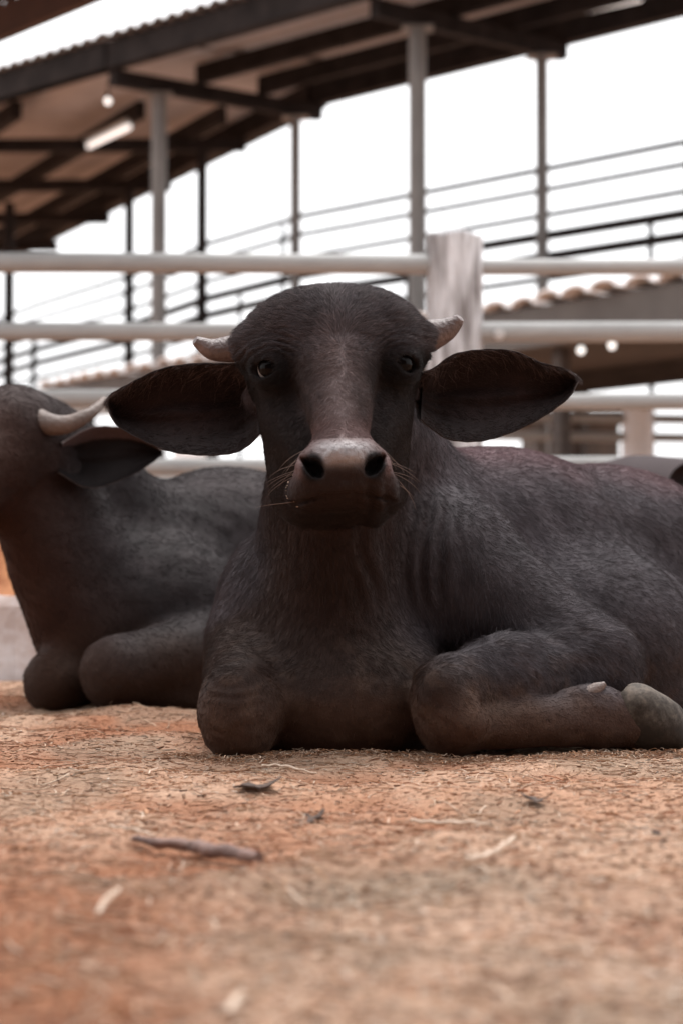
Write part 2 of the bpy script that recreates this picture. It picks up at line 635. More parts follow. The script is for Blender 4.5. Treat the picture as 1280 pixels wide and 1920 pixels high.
# pipe railing along the far posts
rail = empty('pipe_railing', (0.6, 17.6, 0))
tag(rail, 'tall railing of thin dark pipes climbing behind the shed posts', 'railing')
Q1, Q2 = lerp(N1, F1, .875), lerp(N2, F2, .875)
off = (F1 - N1) / np.linalg.norm(F1 - N1) * .07
line = [WP[3] + np.array([-.9, 1.8, 0]), WP[3], WP[1], WP[0], Q1, Q2, Q2 + (Q2 - Q1)*1.1]
line = [np.array([q[0], q[1], 0]) + off*[1, 1, 0] for q in line]
for zr, r in ((3.58, .026), (3.41, .024), (3.20, .024), (3.03, .042), (2.86, .042), (2.68, .026), (2.50, .026), (2.30, .027), (2.10, .027)):
    tube_obj('rail', [q + UP*zr for q in line], r, M_STEEL, rail, 8)
for px, d in ((531, 18.9), (765, 17.6), (1222, 15.4), (1292, 15.1), (450, 19.7)):
    q = P(px, 1070, d)
    tube_obj('upright', [(q[0], q[1], -.03), (q[0], q[1], 3.03 + (.55 if px in (531, 1292) else 0))], .022, M_STEEL, rail, 8)

# lamps of the shed
def tube_lamp(p, q, label):
    o = empty('tube_lamp', tuple((p + q)/2))
    tag(o, label, 'lamp', 'tube lamps under the shed roof')
    m = MB(); m.tube([p, q], .027, 12); m.build('tube', M_LAMP, o, True)
    m = MB(); m.bar(p + UP*.06, q + UP*.06, .09, .045); m.build('housing', M_PIPE, o)


tube_lamp(G(163, 276, ZB + .05), G(243, 238, ZB + .05), 'short white tube lamp under the brown roof beside the left shed post')
tube_lamp(G(1020, 36, ZB + .2), G(1200, -4, ZB + .2), 'long white tube lamp under the roof at the upper right')


def bulb(p, r, label, cord):
    o = empty('bulb_lamp', tuple(p))
    tag(o, label, 'lamp', 'round bulbs hanging from the roofs')
    k = 12
    v, f = [], []
    for i in range(k+1):
        th = math.pi*i/k
        rr = r*math.sin(th)*(1 if th > 1.2 else .75)
        for j in range(16):
            a = 2*math.pi*j/16
            v.append(p + np.array([rr*math.cos(a), rr*math.sin(a), r*1.15*math.cos(th)]))
    for i in range(k):
        for j in range(16):
            f.append([i*16+j, i*16+(j+1) % 16, (i+1)*16+(j+1) % 16, (i+1)*16+j])
    mesh_np('bulb', v, f, M_BULB, o)
    m = MB(); m.tube([p + UP*r*.9, p + UP*(r*.9+.07)], r*.45, 10)
    m.tube([p + UP*(r*.9+.07), p + UP*cord], .006, 6)
    m.build('holder', M_STEEL, o, True)


bulb(G(203, 189, ZB + .18), .031, 'small round bulb under the brown roof above the short tube lamp', .22)

# ------------------------------------------------------------------ low shed with clay tile roof
ZL = 1.865
TA, TB = G(90, 752, ZL), G(905, 624, ZL)
td = TB - TA; td[2] = 0; td /= np.linalg.norm(td)
TC = TA + td*13.0
tp = np.array([-td[1], td[0], 0]);
if tp[1] < 0: tp = -tp
low = empty('tiled_shed', tuple((TA + TC)/2*np.array([1, 1, 0])))
tag(low, 'low dark shed with weathered pale clay tiles along its eave', 'shed')
WID, RISE = 2.3, .12
bar_obj('fascia', TA + UP*-.02, TC + UP*-.02, .05, .26, M_FASCIA, low)
far0, far1 = TA + tp*WID + UP*.0, TC + tp*WID
bar_obj('fascia', far0 - UP*.06, far1 - UP*.06, .05, .2, M_TIMBER, low)
m = MB()
under = [TA + tp*.03 + UP*.05, TC + tp*.03 + UP*.05, TC + tp*(WID-.03) + UP*(.0), TA + tp*(WID-.03) + UP*(.0)]
m.add(under + [q + UP*.03 for q in under], [[0, 1, 2, 3], [7, 6, 5, 4], [0, 4, 5, 1], [1, 5, 6, 2], [2, 6, 7, 3], [3, 7, 4, 0]])
m.build('ceiling_boards', M_TIMBER, low)
# barrel tiles: one wavy sheet, stepped course by course
cov = []
PER = .27
nt_ = int(13.0/PER)
m = MB()
for c in range(6):
    o0, o1 = -.09 + c*.40, -.09 + c*.40 + .44
    z0, z1 = .13 + .022, .13
    for i in range(nt_):
        jit = random.uniform(-.025, .025)
        zj = random.uniform(-.012, .012)
        cen = TA + td*(i+.5)*PER
        rows = []
        for o_, zq in ((o0 + jit, z0), (o1, z1)):
            ring = []
            for k in range(9):
                a = math.pi*k/8
                ring.append(cen + td*(-math.cos(a)*PER*.47) + tp*o_ + UP*(zq + zj + .058*math.sin(a) - .02 + c*.012))
            for k in range(9):
                a = math.pi*(8-k)/8
                ring.append(cen + td*(-math.cos(a)*PER*.40) + tp*o_ + UP*(zq + zj + .058*math.sin(a)*.8 - .026 + c*.012))
            rows.append(ring)
        nn = 18
        f = [[k, (k+1) % nn, nn+(k+1) % nn, nn+k] for k in range(nn)]
        for k in range(8):
            f.append([k, k+1, 16-k, 17-k][::-1])
            f.append([nn+k, nn+k+1, nn+16-k, nn+17-k])
        m.add(rows[0] + rows[1], f)
m.build('tile_roof', M_TILE, low, True)
for s in np.arange(.6, 12.9, 2.15):
    for w_, zt in ((.12, ZL-.15), (WID-.12, ZL-.17)):
        q = TA + td*s + tp*w_
        bar_obj('post', (q[0], q[1], -.05), (q[0], q[1], zt), .09, .09, M_TIMBER, low, up=td)
bulb(P(1088, 656, 12.9), .025, 'left one of two glowing bulbs under the low tiled roof', .2)
bulb(P(1146, 647, 12.9), .025, 'right one of two glowing bulbs under the low tiled roof', .2)

# ------------------------------------------------------------------ rail fences
def log_post(name, x, y, z0, z1, r, mat, parent, seg=28):
    """rough cylinder with grooves and a weathered uneven top"""
    zs = np.concatenate([np.linspace(z0, z1-.02, 26), [z1-.006, z1]])
    v, f = [], []
    for i, zc in enumerate(zs):
        for k in range(seg):
            a = 2*math.pi*k/seg
            g = 1 + .008*math.sin(a*3+1) + .018*math.sin(a*11+zc*2.1) + .012*math.sin(a*23 + 3*zc)
            rr = r*g*(1 + .02*math.sin(zc*5+a))
            if i == len(zs)-1: rr *= .93
            v.append((x + rr*math.cos(a), y + rr*math.sin(a), zc + (.008*math.sin(a*4+.7) if i > len(zs)-3 else 0)))
    n_ = len(zs)
    for i in range(n_-1):
        for k in range(seg):
            f.append([i*seg+k, i*seg+(k+1) % seg, (i+1)*seg+(k+1) % seg, (i+1)*seg+k])
    f.append(list(range((n_-1)*seg, n_*seg)))
    return mesh_np(name, v, f, mat, parent, True)


FD = 8.0
pc = P(852, 1070, FD)
fence = empty('rail_fence', (pc[0], pc[1], 0))
tag(fence, 'cream pipe rail fence with a thick whitewashed log post', 'fence', 'pipe rail fences around the pen')
ztop = P(852, 441, FD)[2]
log_post('post', pc[0], pc[1], -.1, ztop, .112, M_LOG, fence)
sp = 3.55
for k in (-1, 1):
    log_post('post', pc[0] + k*sp, pc[1] + .03*k, -.1, ztop - .03, .11, M_LOG, fence)
for yl, yr, rl, rr_ in ((494, 501, .041, .033), (623, 623, .037, .041), (749, 754, .038, .034), (876, 872, .035, .034), (1004, 1000, .035, .034)):
    zl, zr = P(640, yl, FD)[2], P(1090, yr, FD)[2]
    tube_obj('rail', [(pc[0]-sp, FD, zl+.006), (pc[0]-1.5, FD, zl+.003), (pc[0]-.09, FD, zl-.004)], rl, M_PIPE, fence, 16)
    tube_obj('rail', [(pc[0]+.09, FD, zr), (pc[0]+1.2, FD, zr+.003), (pc[0]+sp, FD, zr)], rr_, M_PIPE, fence, 16)
m = MB()
q = P(935, 626, FD - .05)
m.tube([q + np.array([0, .03, 0]), q], .022, 14)
m.tube([q, q - np.array([0, .012, 0])], .012, 6)
m.build('bolt_head', rough_mat('galvanised', (.75, .74, .73), (.85, .84, .83), 8, .3, .05, metallic=.6), fence, True)

FD2 = 14.0
pc2 = P(1195, 1070, FD2)
fence2 = empty('rail_fence', (pc2[0], pc2[1], 0))
tag(fence2, 'farther rail fence with a short stout whitewashed post, seen through the near rails', 'fence', 'pipe rail fences around the pen')
zt2 = P(1195, 768, FD2)[2]
for k in (-1, 0, 1):
    log_post('post', pc2[0] + k*3.1, pc2[1] + .62*k, -.1, zt2, .108, M_WHITE, fence2)
for yy, r in ((785, .034), (820, .034), (905, .034)):
    zc = P(1195, yy, FD2)[2]
    tube_obj('rail', [(pc2[0]-6.2, pc2[1]-1.24, zc-.01), (pc2[0]-3.1, pc2[1]-.66, zc), (pc2[0]-.09, pc2[1]-.02, zc)], r, M_PIPE, fence2, 12)
    tube_obj('rail', [(pc2[0]+.09, pc2[1]+.02, zc), (pc2[0]+3.0, pc2[1]+.6, zc)], r, M_PIPE, fence2, 12)

# brown board hut behind the far fence
hut = empty('board_hut', (2.6, 20.5, 0))
tag(hut, 'small brown board hut in shade behind the farther fence', 'hut')
m = MB()
hx0, hx1 = P(1003, 1070, 20)[0], P(1160, 1070, 20)[0]
m.bar(((hx0+hx1)/2, 20.0, -.05), ((hx0+hx1)/2, 20.0, 1.78), hx1-hx0, .08, up=(0, 1, 0))
m.bar((hx0+.04, 20.05, .87), (hx0+.04, 21.6, .87), .08, 1.8)
m.bar((hx1-.04, 20.05, .87), (hx1-.04, 21.6, .87), .08, 1.8)
m.build('wall', M_BROWNWALL, hut)
m = MB(); m.bar((hx0-.15, 20.75, 1.86), (hx1+.15, 20.75, 1.86), 2.0, .07); m.build('roof', M_TIMBER, hut)
m = MB(); m.bar((hx0+.25, 19.945, -.02), (hx0+.25, 19.945, 1.6), .3, .03, up=(0, 1, 0)); m.build('door', M_TIMBER, hut)

# whitewashed kerb wall and a heap of bedding on the left
wx = P(118, 1200, 5.35)[0]
m = MB()
nseg = 14
zt = P(60, 1121, 5.35)[2]
kerb_v, kerb_f = [], []
xs = np.linspace(wx-2.2, wx+.5, 40); 
prof = [(5.33, -.05), (5.325, zt*.4), (5.335, zt-.02), (5.355, zt), (5.60, zt), (5.62, zt-.02), (5.62, -.05)]
for i, x in enumerate(xs):
    for j, (yy, zc) in enumerate(prof):
        kerb_v.append((x, yy + .006*math.sin(i*1.7+j), zc + .005*math.sin(i*.9+j*2)))
k = len(prof)
for i in range(len(xs)-1):
    for j in range(k-1):
        kerb_f.append([i*k+j, (i+1)*k+j, (i+1)*k+j+1, i*k+j+1])
kerb_f += [list(range(k)), list(range((len(xs)-1)*k, len(xs)*k))[::-1]]
kerb = mesh_np('kerb_wall', kerb_v, kerb_f, M_WHITEWASH, None, False)
tag(kerb, 'low stained whitewashed concrete wall behind the left buffalo', 'wall')

M_HEAP = rough_mat('orange_bedding', (.28, .10, .04), (.50, .22, .10), 14, .95, .8, 60, c3=(.14, .06, .03))
hv = []
hn = 60
for i in range(hn):
    for j in range(hn):
        a, c = i/(hn-1)*2-1, j/(hn-1)*2-1
        hv.append((-1.25 + a*1.0, 6.55 + c*.85, 0))
hv = np.array(hv)
aa = (hv[:, 0]+1.25)/1.0; cc = (hv[:, 1]-6.55)/.85
hv[:, 2] = .44*np.clip(1-(aa**2+cc**2), 0, 1)**.8*(1+.12*fbm(hv*3.3, 3)) + .02*fbm(hv*16, 3) - .03
ix = np.arange(hn*hn).reshape(hn, hn)
hf = np.stack([ix[:-1, :-1].ravel(), ix[1:, :-1].ravel(), ix[1:, 1:].ravel(), ix[:-1, 1:].ravel()], 1)
heap = mesh_np('bedding_heap', hv, hf, M_HEAP)
tag(heap, 'orange brown heap of bedding behind the low white wall', 'heap')

# eave of the near roof reaching into the upper left corner
porch = empty('barn', (-2.2, 7.9, 0))
tag(porch, 'dark brown barn roof corner jutting in at the top left above the yard, plus added unseen light blockers', 'barn')
ZP = 2.9
a, c = G(-120, 118, ZP), G(330, -70, ZP)
dv_ = (c - a) / np.linalg.norm(c - a)
a, c = a - dv_*2.2, c + dv_*1.2
pn = np.array([dv_[1], -dv_[0], 0])
if pn[1] > 0: pn = -pn
pn = np.array([-abs(pn[0]), -abs(pn[1]), 0]) if False else pn
m = MB(); m.bar(a + UP*.06, c + UP*.06, .06, .16); m.build('fascia', M_EAVE, porch)
v_, f_ = corrugated(a + UP*.15, c + UP*.15, a + pn*2.4 + UP*.45, c + pn*2.4 + UP*.45, 'u', .12, .018, 260, 6)
mesh_np('roof_sheet', v_, f_, M_EAVE, porch)
for s in (.1, 2.0):
    q = a + dv_*s + pn*.12
    m = MB(); m.bar((q[0], q[1], -.05), (q[0], q[1], ZP), .1, .1, up=dv_); m.build('post', M_TIMBER, porch)

# added wall, roof and door behind the camera, unseen, blocking frontal sky light
m = MB(); m.bar((-11, -4.0, 2.5), (11, -4.0, 2.5), .16, 5.1); m.build('wall', M_BROWNWALL, porch)
m = MB(); m.bar((-11.4, -6.6, 5.35), (11.4, -6.6, 5.35), 6.2, .12); m.build('blocker_roof', M_EAVE, porch)
m = MB(); m.bar((2.2, -3.90, 1.2), (4.6, -3.90, 1.2), .05, 2.4); m.build('door', M_TIMBER, porch)

# ------------------------------------------------------------------ signed-distance sculpting
def graded_axis(lo, hi, flo, fhi, coarse, fine):
    a = []
    if flo is None:
        return np.arange(lo, hi + coarse, coarse)
    x = lo
    while x < flo: a.append(x); x += coarse
    x = flo
    while x < fhi: a.append(x); x += fine
    x = fhi
    while x < hi + coarse: a.append(x); x += coarse
    return np.array(a)


class Sculpt:
    def __init__(self, axes):
        self.ax = axes
        self.D = np.full([len(a) for a in axes], .2, dtype=np.float32)

    def _box(self, lo, hi):
        s = []
        for a, l_, h_ in zip(self.ax, lo, hi):
            i, j = np.searchsorted(a, l_), np.searchsorted(a, h_)
            s.append(slice(max(i-1, 0), min(j+1, len(a))))
        g = np.meshgrid(*[a[q] for a, q in zip(self.ax, s)], indexing='ij')
        return tuple(s), np.stack(g, -1).astype(np.float32)

    def _apply(self, s, d, k, cut):
        D = self.D[s]
        if cut:
            a, b_ = -D, d
        else:
            a, b_ = D, d
        if k > 0:
            h = np.maximum(k - np.abs(a - b_), 0) / k
            r = np.minimum(a, b_) - h*h*k*.25
        else:
            r = np.minimum(a, b_)
        self.D[s] = -r if cut else r

    def ell(self, c, r, k=.03, rot=None, cut=False):
        c, r = np.array(c, float), np.array(r, float)
        M_ = max(r) + k*1.2 + .012
        s, g = self._box(c - M_, c + M_)
        if g.size == 0: return
        q = g - c.astype(np.float32)
        if rot is not None:
            q = q @ np.array(rot, dtype=np.float32)          # columns of rot = local axes
        k0 = np.linalg.norm(q / r.astype(np.float32), axis=-1)
        k1 = np.linalg.norm(q / (r*r).astype(np.float32), axis=-1)
        d = k0*(k0-1)/np.maximum(k1, 1e-6)
        self._apply(s, d, k, cut)

    def cap(self, a, b_, ra, rb, k=.03, cut=False):
        a, b_ = np.array(a, float), np.array(b_, float)
        M_ = max(ra, rb) + k*1.2 + .012
        s, g = self._box(np.minimum(a, b_) - M_, np.maximum(a, b_) + M_)
        if g.size == 0: return
        pa = g - a.astype(np.float32)
        ba = (b_ - a).astype(np.float32)
        h = np.clip((pa @ ba) / float(ba @ ba), 0, 1)
        d = np.linalg.norm(pa - h[..., None]*ba, axis=-1) - (ra + (rb-ra)*h)
        self._apply(s, d, k, cut)

    def chain(self, pts, rads, k=.03):
        for i in range(len(pts)-1):
            self.cap(pts[i], pts[i+1], rads[i], rads[i+1], k)

    def mesh(self, relax=2):
        D = self.D
        ins = D < 0
        nx, ny, nz = D.shape
        c = np.zeros((nx-1, ny-1, nz-1), dtype=np.int8)
        for a in (0, 1):
            for b_ in (0, 1):
                for d in (0, 1):
                    c += ins[a:nx-1+a, b_:ny-1+b_, d:nz-1+d]
        act = (c > 0) & (c < 8)
        idx = np.full(act.shape, -1, dtype=np.int64)
        I, J, K = np.nonzero(act)
        idx[I, J, K] = np.arange(len(I))
        acc = np.zeros((len(I), 3)); cnt = np.zeros(len(I))
        A = self.ax
        cor = [(a, b_, d) for a in (0, 1) for b_ in (0, 1) for d in (0, 1)]
        for p in cor:
            for ax_ in range(3):
                if p[ax_] == 1: continue
                q = list(p); q[ax_] = 1
                d0 = D[I+p[0], J+p[1], K+p[2]]; d1 = D[I+q[0], J+q[1], K+q[2]]
                cr = (d0 < 0) != (d1 < 0)
                t = np.where(cr, d0/np.where(cr, d0-d1, 1), 0)
                P0 = np.stack([A[0][I+p[0]], A[1][J+p[1]], A[2][K+p[2]]], 1)
                P1 = np.stack([A[0][I+q[0]], A[1][J+q[1]], A[2][K+q[2]]], 1)
                acc += np.where(cr[:, None], P0 + (P1-P0)*t[:, None], 0)
                cnt += cr
        V = acc / cnt[:, None]
        quads = []
        for ax_ in range(3):
            o1, o2 = [(1, 2), (2, 0), (0, 1)][ax_]
            lo = [slice(1, -1)]*3; lo[ax_] = slice(0, -1)
            hi = [slice(1, -1)]*3; hi[ax_] = slice(1, None)
            a_, b_ = ins[tuple(lo)], ins[tuple(hi)]
            ii = np.argwhere(a_ != b_)
            fl = a_[tuple(ii.T)]
            base = ii.copy()
            for o in (o1, o2): base[:, o] += 1
            def at(d1, d2):
                q = base.copy(); q[:, o1] += d1; q[:, o2] += d2
                return idx[q[:, 0], q[:, 1], q[:, 2]]
            qd = np.stack([at(-1, -1), at(0, -1), at(0, 0), at(-1, 0)], 1)
            qd[~fl] = qd[~fl][:, ::-1]
            quads.append(qd)
        Q = np.concatenate(quads)
        Q = Q[(Q >= 0).all(1)]
        e = np.concatenate([Q[:, [0, 1]], Q[:, [1, 2]], Q[:, [2, 3]], Q[:, [3, 0]]])
        for it in range(relax*2):
            s = np.zeros_like(V); n_ = np.zeros(len(V))
            for col in range(3):
                s[:, col] = np.bincount(e[:, 0], V[e[:, 1], col], len(V)) + np.bincount(e[:, 1], V[e[:, 0], col], len(V))
            n_ = np.bincount(e[:, 0], minlength=len(V)) + np.bincount(e[:, 1], minlength=len(V))
            m_ = s/np.maximum(n_, 1)[:, None]
            V = V + (m_ - V)*(.5 if it % 2 == 0 else -.52)
        return V, Q


def vert_normals(V, Q):
    n_ = np.cross(V[Q[:, 2]] - V[Q[:, 0]], V[Q[:, 3]] - V[Q[:, 1]])
    N = np.zeros_like(V)
    for c in range(4):
        for col in range(3):
            N[:, col] += np.bincount(Q[:, c], n_[:, col], len(V))
    return N / np.maximum(np.linalg.norm(N, axis=1), 1e-9)[:, None]


def unit(a):
    a = np.array(a, float)
    return a / np.maximum(np.linalg.norm(a, axis=-1, keepdims=True), 1e-9)


def grow_hair(name, parent, roots, normals, flow, length, lift, colour, width, npts=5, curl=.0, droop=0.0):
    """roots/normals/flow (n,3) in world space, one strand each, as a hair-curves object"""
    n_ = len(roots)
    t = np.linspace(0, 1, npts)
    fl = flow - normals*np.sum(flow*normals, 1, keepdims=True)
    fl = unit(fl)
    fl = unit(fl + rng.normal(0, 1, (n_, 3))*.16)
    side = np.cross(normals, fl)
    L = length[:, None]
    pts = np.zeros((n_, npts, 3))
    ph = rng.uniform(0, 6.28, n_)[:, None]
    for i, ti in enumerate(t):
        p = roots + fl*L*ti*(1 - .15*ti) + normals*L*lift[:, None]*(ti - .45*ti*ti) + side*L*curl*np.sin(ph + ti*3.5)*ti
        p[:, 2] -= (L[:, 0]*droop)*ti*ti
        pts[:, i] = p
    pts -= np.array(parent.location)
    hc = bpy.data.hair_curves.new(name)
    hc.add_curves([npts]*n_)
    hc.attributes['position'].data.foreach_set('vector', pts.astype(np.float32).ravel())
    ra = hc.attributes.get('radius') or hc.attributes.new('radius', 'FLOAT', 'POINT')
    rad = (width[:, None]*np.array([1 - .85*ti**1.5 for ti in t])[None, :])
    ra.data.foreach_set('value', rad.astype(np.float32).ravel())
    ca = hc.attributes.new('strand_colour', 'FLOAT_COLOR', 'CURVE')
    c4 = np.ones((n_, 4), dtype=np.float32); c4[:, :3] = colour
    ca.data.foreach_set('color', c4.ravel())
    hc.materials.append(M_HAIR)
    o = bpy.data.objects.new(name, hc)
    link(o, parent)
    return o


def sample_surface(V, Q, N, n_, dens):
    """n_ random points on the quads, weighted by area*dens(centre)"""
    T = np.concatenate([Q[:, [0, 1, 2]], Q[:, [0, 2, 3]]])
    c = V[T].mean(1)
    ar = np.linalg.norm(np.cross(V[T[:, 1]]-V[T[:, 0]], V[T[:, 2]]-V[T[:, 0]]), axis=1)
    w = ar*dens(c, unit(N[T].mean(1)))
    cs = np.cumsum(w)
    k = np.searchsorted(cs, rng.uniform(0, cs[-1], n_))
    k = np.clip(k, 0, len(T)-1)
    r1, r2 = np.sqrt(rng.uniform(0, 1, n_)), rng.uniform(0, 1, n_)
    w0, w1, w2 = 1-r1, r1*(1-r2), r1*r2
    W = np.stack([w0, w1, w2], 1)[..., None]
    tri = T[k]
    return (V[tri]*W).sum(1), unit((N[tri]*W).sum(1)), tri, W


def ear_shell(T, B, depth0, depth1, bowl, nu=44, nv=26, thick=.007, base_curl=0.0):
    """ear from its upper and lower outline (photo pixels), hollow side to the camera"""
    t, b_ = catmull(T, nu), catmull(B, nu)
    front = np.zeros((nu, nv, 3)); 
    for i in range(nu):
        a = i/(nu-1)
        d = depth0 + (depth1-depth0)*a
        rg = .5*math.sin(i*1.9 + depth1*90) + 1.3*math.sin(i*.43 + depth0)
        for j in range(nv):
            s = j/(nv-1)*2 - 1
            q = t[i] + (b_[i]-t[i])*(s+1)/2 + np.array([0, rg*s*min(1, a*4)])
            hollow = bowl*(1-s*s)**.8*(1 - .55*a)*(1 - .35*max(0, .15-a)/.15)
            rim = -.022*(1-a)*abs(s)**5 + (.0045*math.sin(8.5*s + 2.2*a + depth1*40) + .003*math.sin(17*s - 5*a))*(1-s*s)*(1-.4*a) + .005*math.sin(a*9 + s*2)
            front[i, j] = P(q[0], q[1], d + hollow + rim)
    dx = np.gradient(front, axis=0); dy = np.gradient(front, axis=1)
    nn = unit(np.cross(dx, dy))
    if nn[:, :, 1].mean() > 0: nn = -nn                   # towards the camera
    edge = np.ones((nu, nv))
    sj = np.abs(np.linspace(-1, 1, nv))
    th = thick*(1 - .75*sj**8)[None, :]*(np.linspace(1.5, .5, nu))[:, None]
    back = front - nn*th[..., None]
    V = np.concatenate([front.reshape(-1, 3), back.reshape(-1, 3)])
    ix = np.arange(nu*nv).reshape(nu, nv)
    f = np.stack([ix[:-1, :-1].ravel(), ix[1:, :-1].ravel(), ix[1:, 1:].ravel(), ix[:-1, 1:].ravel()], 1)
    fn = np.cross(V[f[0, 1]]-V[f[0, 0]], V[f[0, 2]]-V[f[0, 0]])
    if np.dot(fn, nn[0, 0]) < 0: f = f[:, ::-1]
    f2 = f[:, ::-1] + nu*nv
    ed = []
    for lo in (ix[0, :], ix[-1, :], ix[:, 0], ix[:, -1]):
        ed.append(np.stack([lo[:-1], lo[1:], lo[1:]+nu*nv, lo[:-1]+nu*nv], 1))
    return V, np.concatenate([f, f2]+ed), front, nn, nu*nv


def ball(name, c, r, axis, mat, parent, seg=24):
    """sphere whose local +Z is axis"""
    m = bpy.data.meshes.new(name)
    bm = bmesh.new()
    bmesh.ops.create_uvsphere(bm, u_segments=seg, v_segments=seg, radius=r)
    bm.to_mesh(m); bm.free()
    m.polygons.foreach_set('use_smooth', np.full(len(m.polygons), True))
    m.materials.append(mat)
    o = bpy.data.objects.new(name, m)
    link(o, parent)
    o.location = Vector(c) - parent.location
    o.rotation_euler = Vector(axis).to_track_quat('Z', 'Y').to_euler()
    return o


# ------------------------------------------------------------------ the buffalo in front
main = empty('buffalo', (.15, 3.75, 0))
tag(main, 'dark young buffalo lying in the middle and staring at the camera with ears spread', 'buffalo', 'buffaloes lying on the bedding')

HD = 3.25
HS = HD / F
HO = P(628, 700, HD)
yaw, roll = R(2.5), R(2.2)
U0 = np.array([math.cos(yaw), math.sin(yaw), 0]); W0 = np.array([math.sin(yaw), -math.cos(yaw), 0]); V0 = UP.copy()


def rolly(a):
    c, s = math.cos(roll), math.sin(roll)
    return np.array([a[0]*c - a[2]*s, a[1], a[0]*s + a[2]*c])


HU, HV, HW = rolly(U0), rolly(V0), rolly(W0)
HR = np.stack([HU, HV, HW], 1)


def H(u, v, w):
    return HO + (HU*u + HV*v + HW*w)*HS


def to_head(p):
    return (p - HO) @ HR / HS


hb = [HO[0]-.20, HO[0]+.20, 2.98, 3.44, HO[2]-.27, HO[2]+.17]
S = Sculpt([graded_axis(-.42, 1.3, hb[0], hb[1], .0095, .0027),
            graded_axis(2.96, 4.9, hb[2], hb[3], .0095, .0027),
            graded_axis(-.03, .80, hb[4], hb[5], .0095, .0027)])

# trunk
ds = [(.10, 3.86, .30), (.32, 3.99, .285), (.55, 4.16, .265), (.80, 4.38, .24), (1.0, 4.55, .19)]
S.chain([np.array(q) for q in ds], [.235, .25, .245, .225, .19], .05)
S.ell(P(617, 1200, 3.64), (.190, .24, .21), .05)                # ribcage front
S.ell(P(640, 1310, 3.47), (.19, .19, .13), .06)                  # brisket on the ground
S.ell((.42, 3.86, .17), (.28, .26, .19), .06)                    # belly sagging to the near side
# neck
S.cap(P(632, 830, 3.44), P(622, 1130, 3.60), .112, .145, .05)
S.cap(P(640, 740, 3.47), P(770, 985, 3.84), .10, .15, .06)
S.cap(P(625, 930, 3.40), P(618, 1240, 3.48), .085, .115, .06)    # throat to dewlap
# shoulders
S.ell(P(512, 1150, 3.66), (.100, .15, .150), .05)
S.ell(P(800, 1075, 3.66), (.15, .16, .17), .06)
# foreleg, right of picture
S.cap(P(870, 1090, 3.60), P(1112, 1232, 3.48), .128, .070, .07)  # upper arm
S.cap(P(845, 1300, 3.30), P(950, 1275, 3.37), .060, .058, .02)
S.cap(P(950, 1275, 3.37), P(1118, 1250, 3.47), .058, .055, .075)  # forearm
S.ell(P(842, 1330, 3.275), (.064, .066, .080), .025)
S.ell(P(822, 1300, 3.225), (.028, .022, .035), .03)
S.ell(P(870, 1352, 3.222), (.030, .022, .030), .03)              # knee
S.cap(P(870, 1362, 3.275), P(1090, 1352, 3.325), .038, .040, .014)
S.ell(P(1122, 1346, 3.335), (.042, .042, .050), .016)
S.cap(P(985, 1378, 3.238), P(1095, 1378, 3.283), .004, .004, .012, True)   # groove before the tendon             # fetlock
S.cap(P(1125, 1352, 3.335), P(1195, 1354, 3.36), .040, .047, .014)
S.cap(P(1118, 1236, 3.49), P(1160, 1276, 3.45), .052, .022, .03)         # point of the elbow
S.cap(P(915, 1322, 3.235), P(1085, 1300, 3.285), .009, .010, .014, True)   # fold between forearm and shank
S.cap(P(935, 1300, 3.225), P(965, 1350, 3.222), .007, .005, .014, True)
S.cap(P(1070, 1318, 3.325), P(1104, 1303, 3.325), .020, .014, .02)
S.cap(P(1150, 1300, 3.29), P(1163, 1400, 3.29), .004, .003, .012, True)    # pastern fold
# foreleg, left of picture
S.ell(P(445, 1335, 3.275), (.064, .072, .078), .03)
S.cap(P(455, 1320, 3.30), P(470, 1215, 3.62), .062, .085, .03)
S.cap(P(450, 1372, 3.29), P(520, 1372, 3.55), .045, .042, .03)
# hind quarter (mostly outside the picture)
S.ell((.90, 4.12, .20), (.19, .20, .20), .05)
S.cap((.88, 3.98, .10), (.60, 3.78, .07), .075, .05, .04)
# head
E_ = lambda c, r, k=30, rot=None, cut=False: S.ell(H(*c), np.array(r)*HS, k*HS, HR if rot is None else HR @ rot, cut)
C_ = lambda a, b_, ra, rb, k=30, cut=False: S.cap(H(*a), H(*b_), ra*HS, rb*HS, k*HS, cut)
E_((0, 54, -70), (186, 102, 130), 40)
E_((0, 88, -5), (152, 76, 80), 50)
C_((0, 45, 25), (0, -140, 160), 84, 46, 34)
for s in (-1, 1):
    E_((s*114, 12, 16), (46, 46, 48), 26)
    E_((s*114, 48, 14), (46, 22, 46), 20)                        # brow
    C_((s*62, -40, -48), (s*54, -215, -26), 86, 74, 40)          # jaw
    C_((s*80, -70, -15), (s*52, -165, 70), 52, 40, 30)            # cheek
    E_((s*158, 62, -20), (34, 30, 30), 25)                       # horn root
    C_((s*122, -15, -115), (s*146, -28, -140), 46, 30, 30)         # ear root
E_((0, -180, 170), (70, 50, 62), 28)                             # muzzle
E_((0, -163, 180), (54, 29, 60), 22)                             # nose pad
for s in (-1, 1):
    E_((s*53, -190, 188), (33, 36, 40), 20)                      # nostril wings
    E_((s*60, -230, 138), (44, 34, 58), 26)                      # lip corners
E_((0, -220, 160), (88, 32, 62), 24)                            # upper lip
E_((0, -242, 128), (62, 22, 56), 14)                             # chin
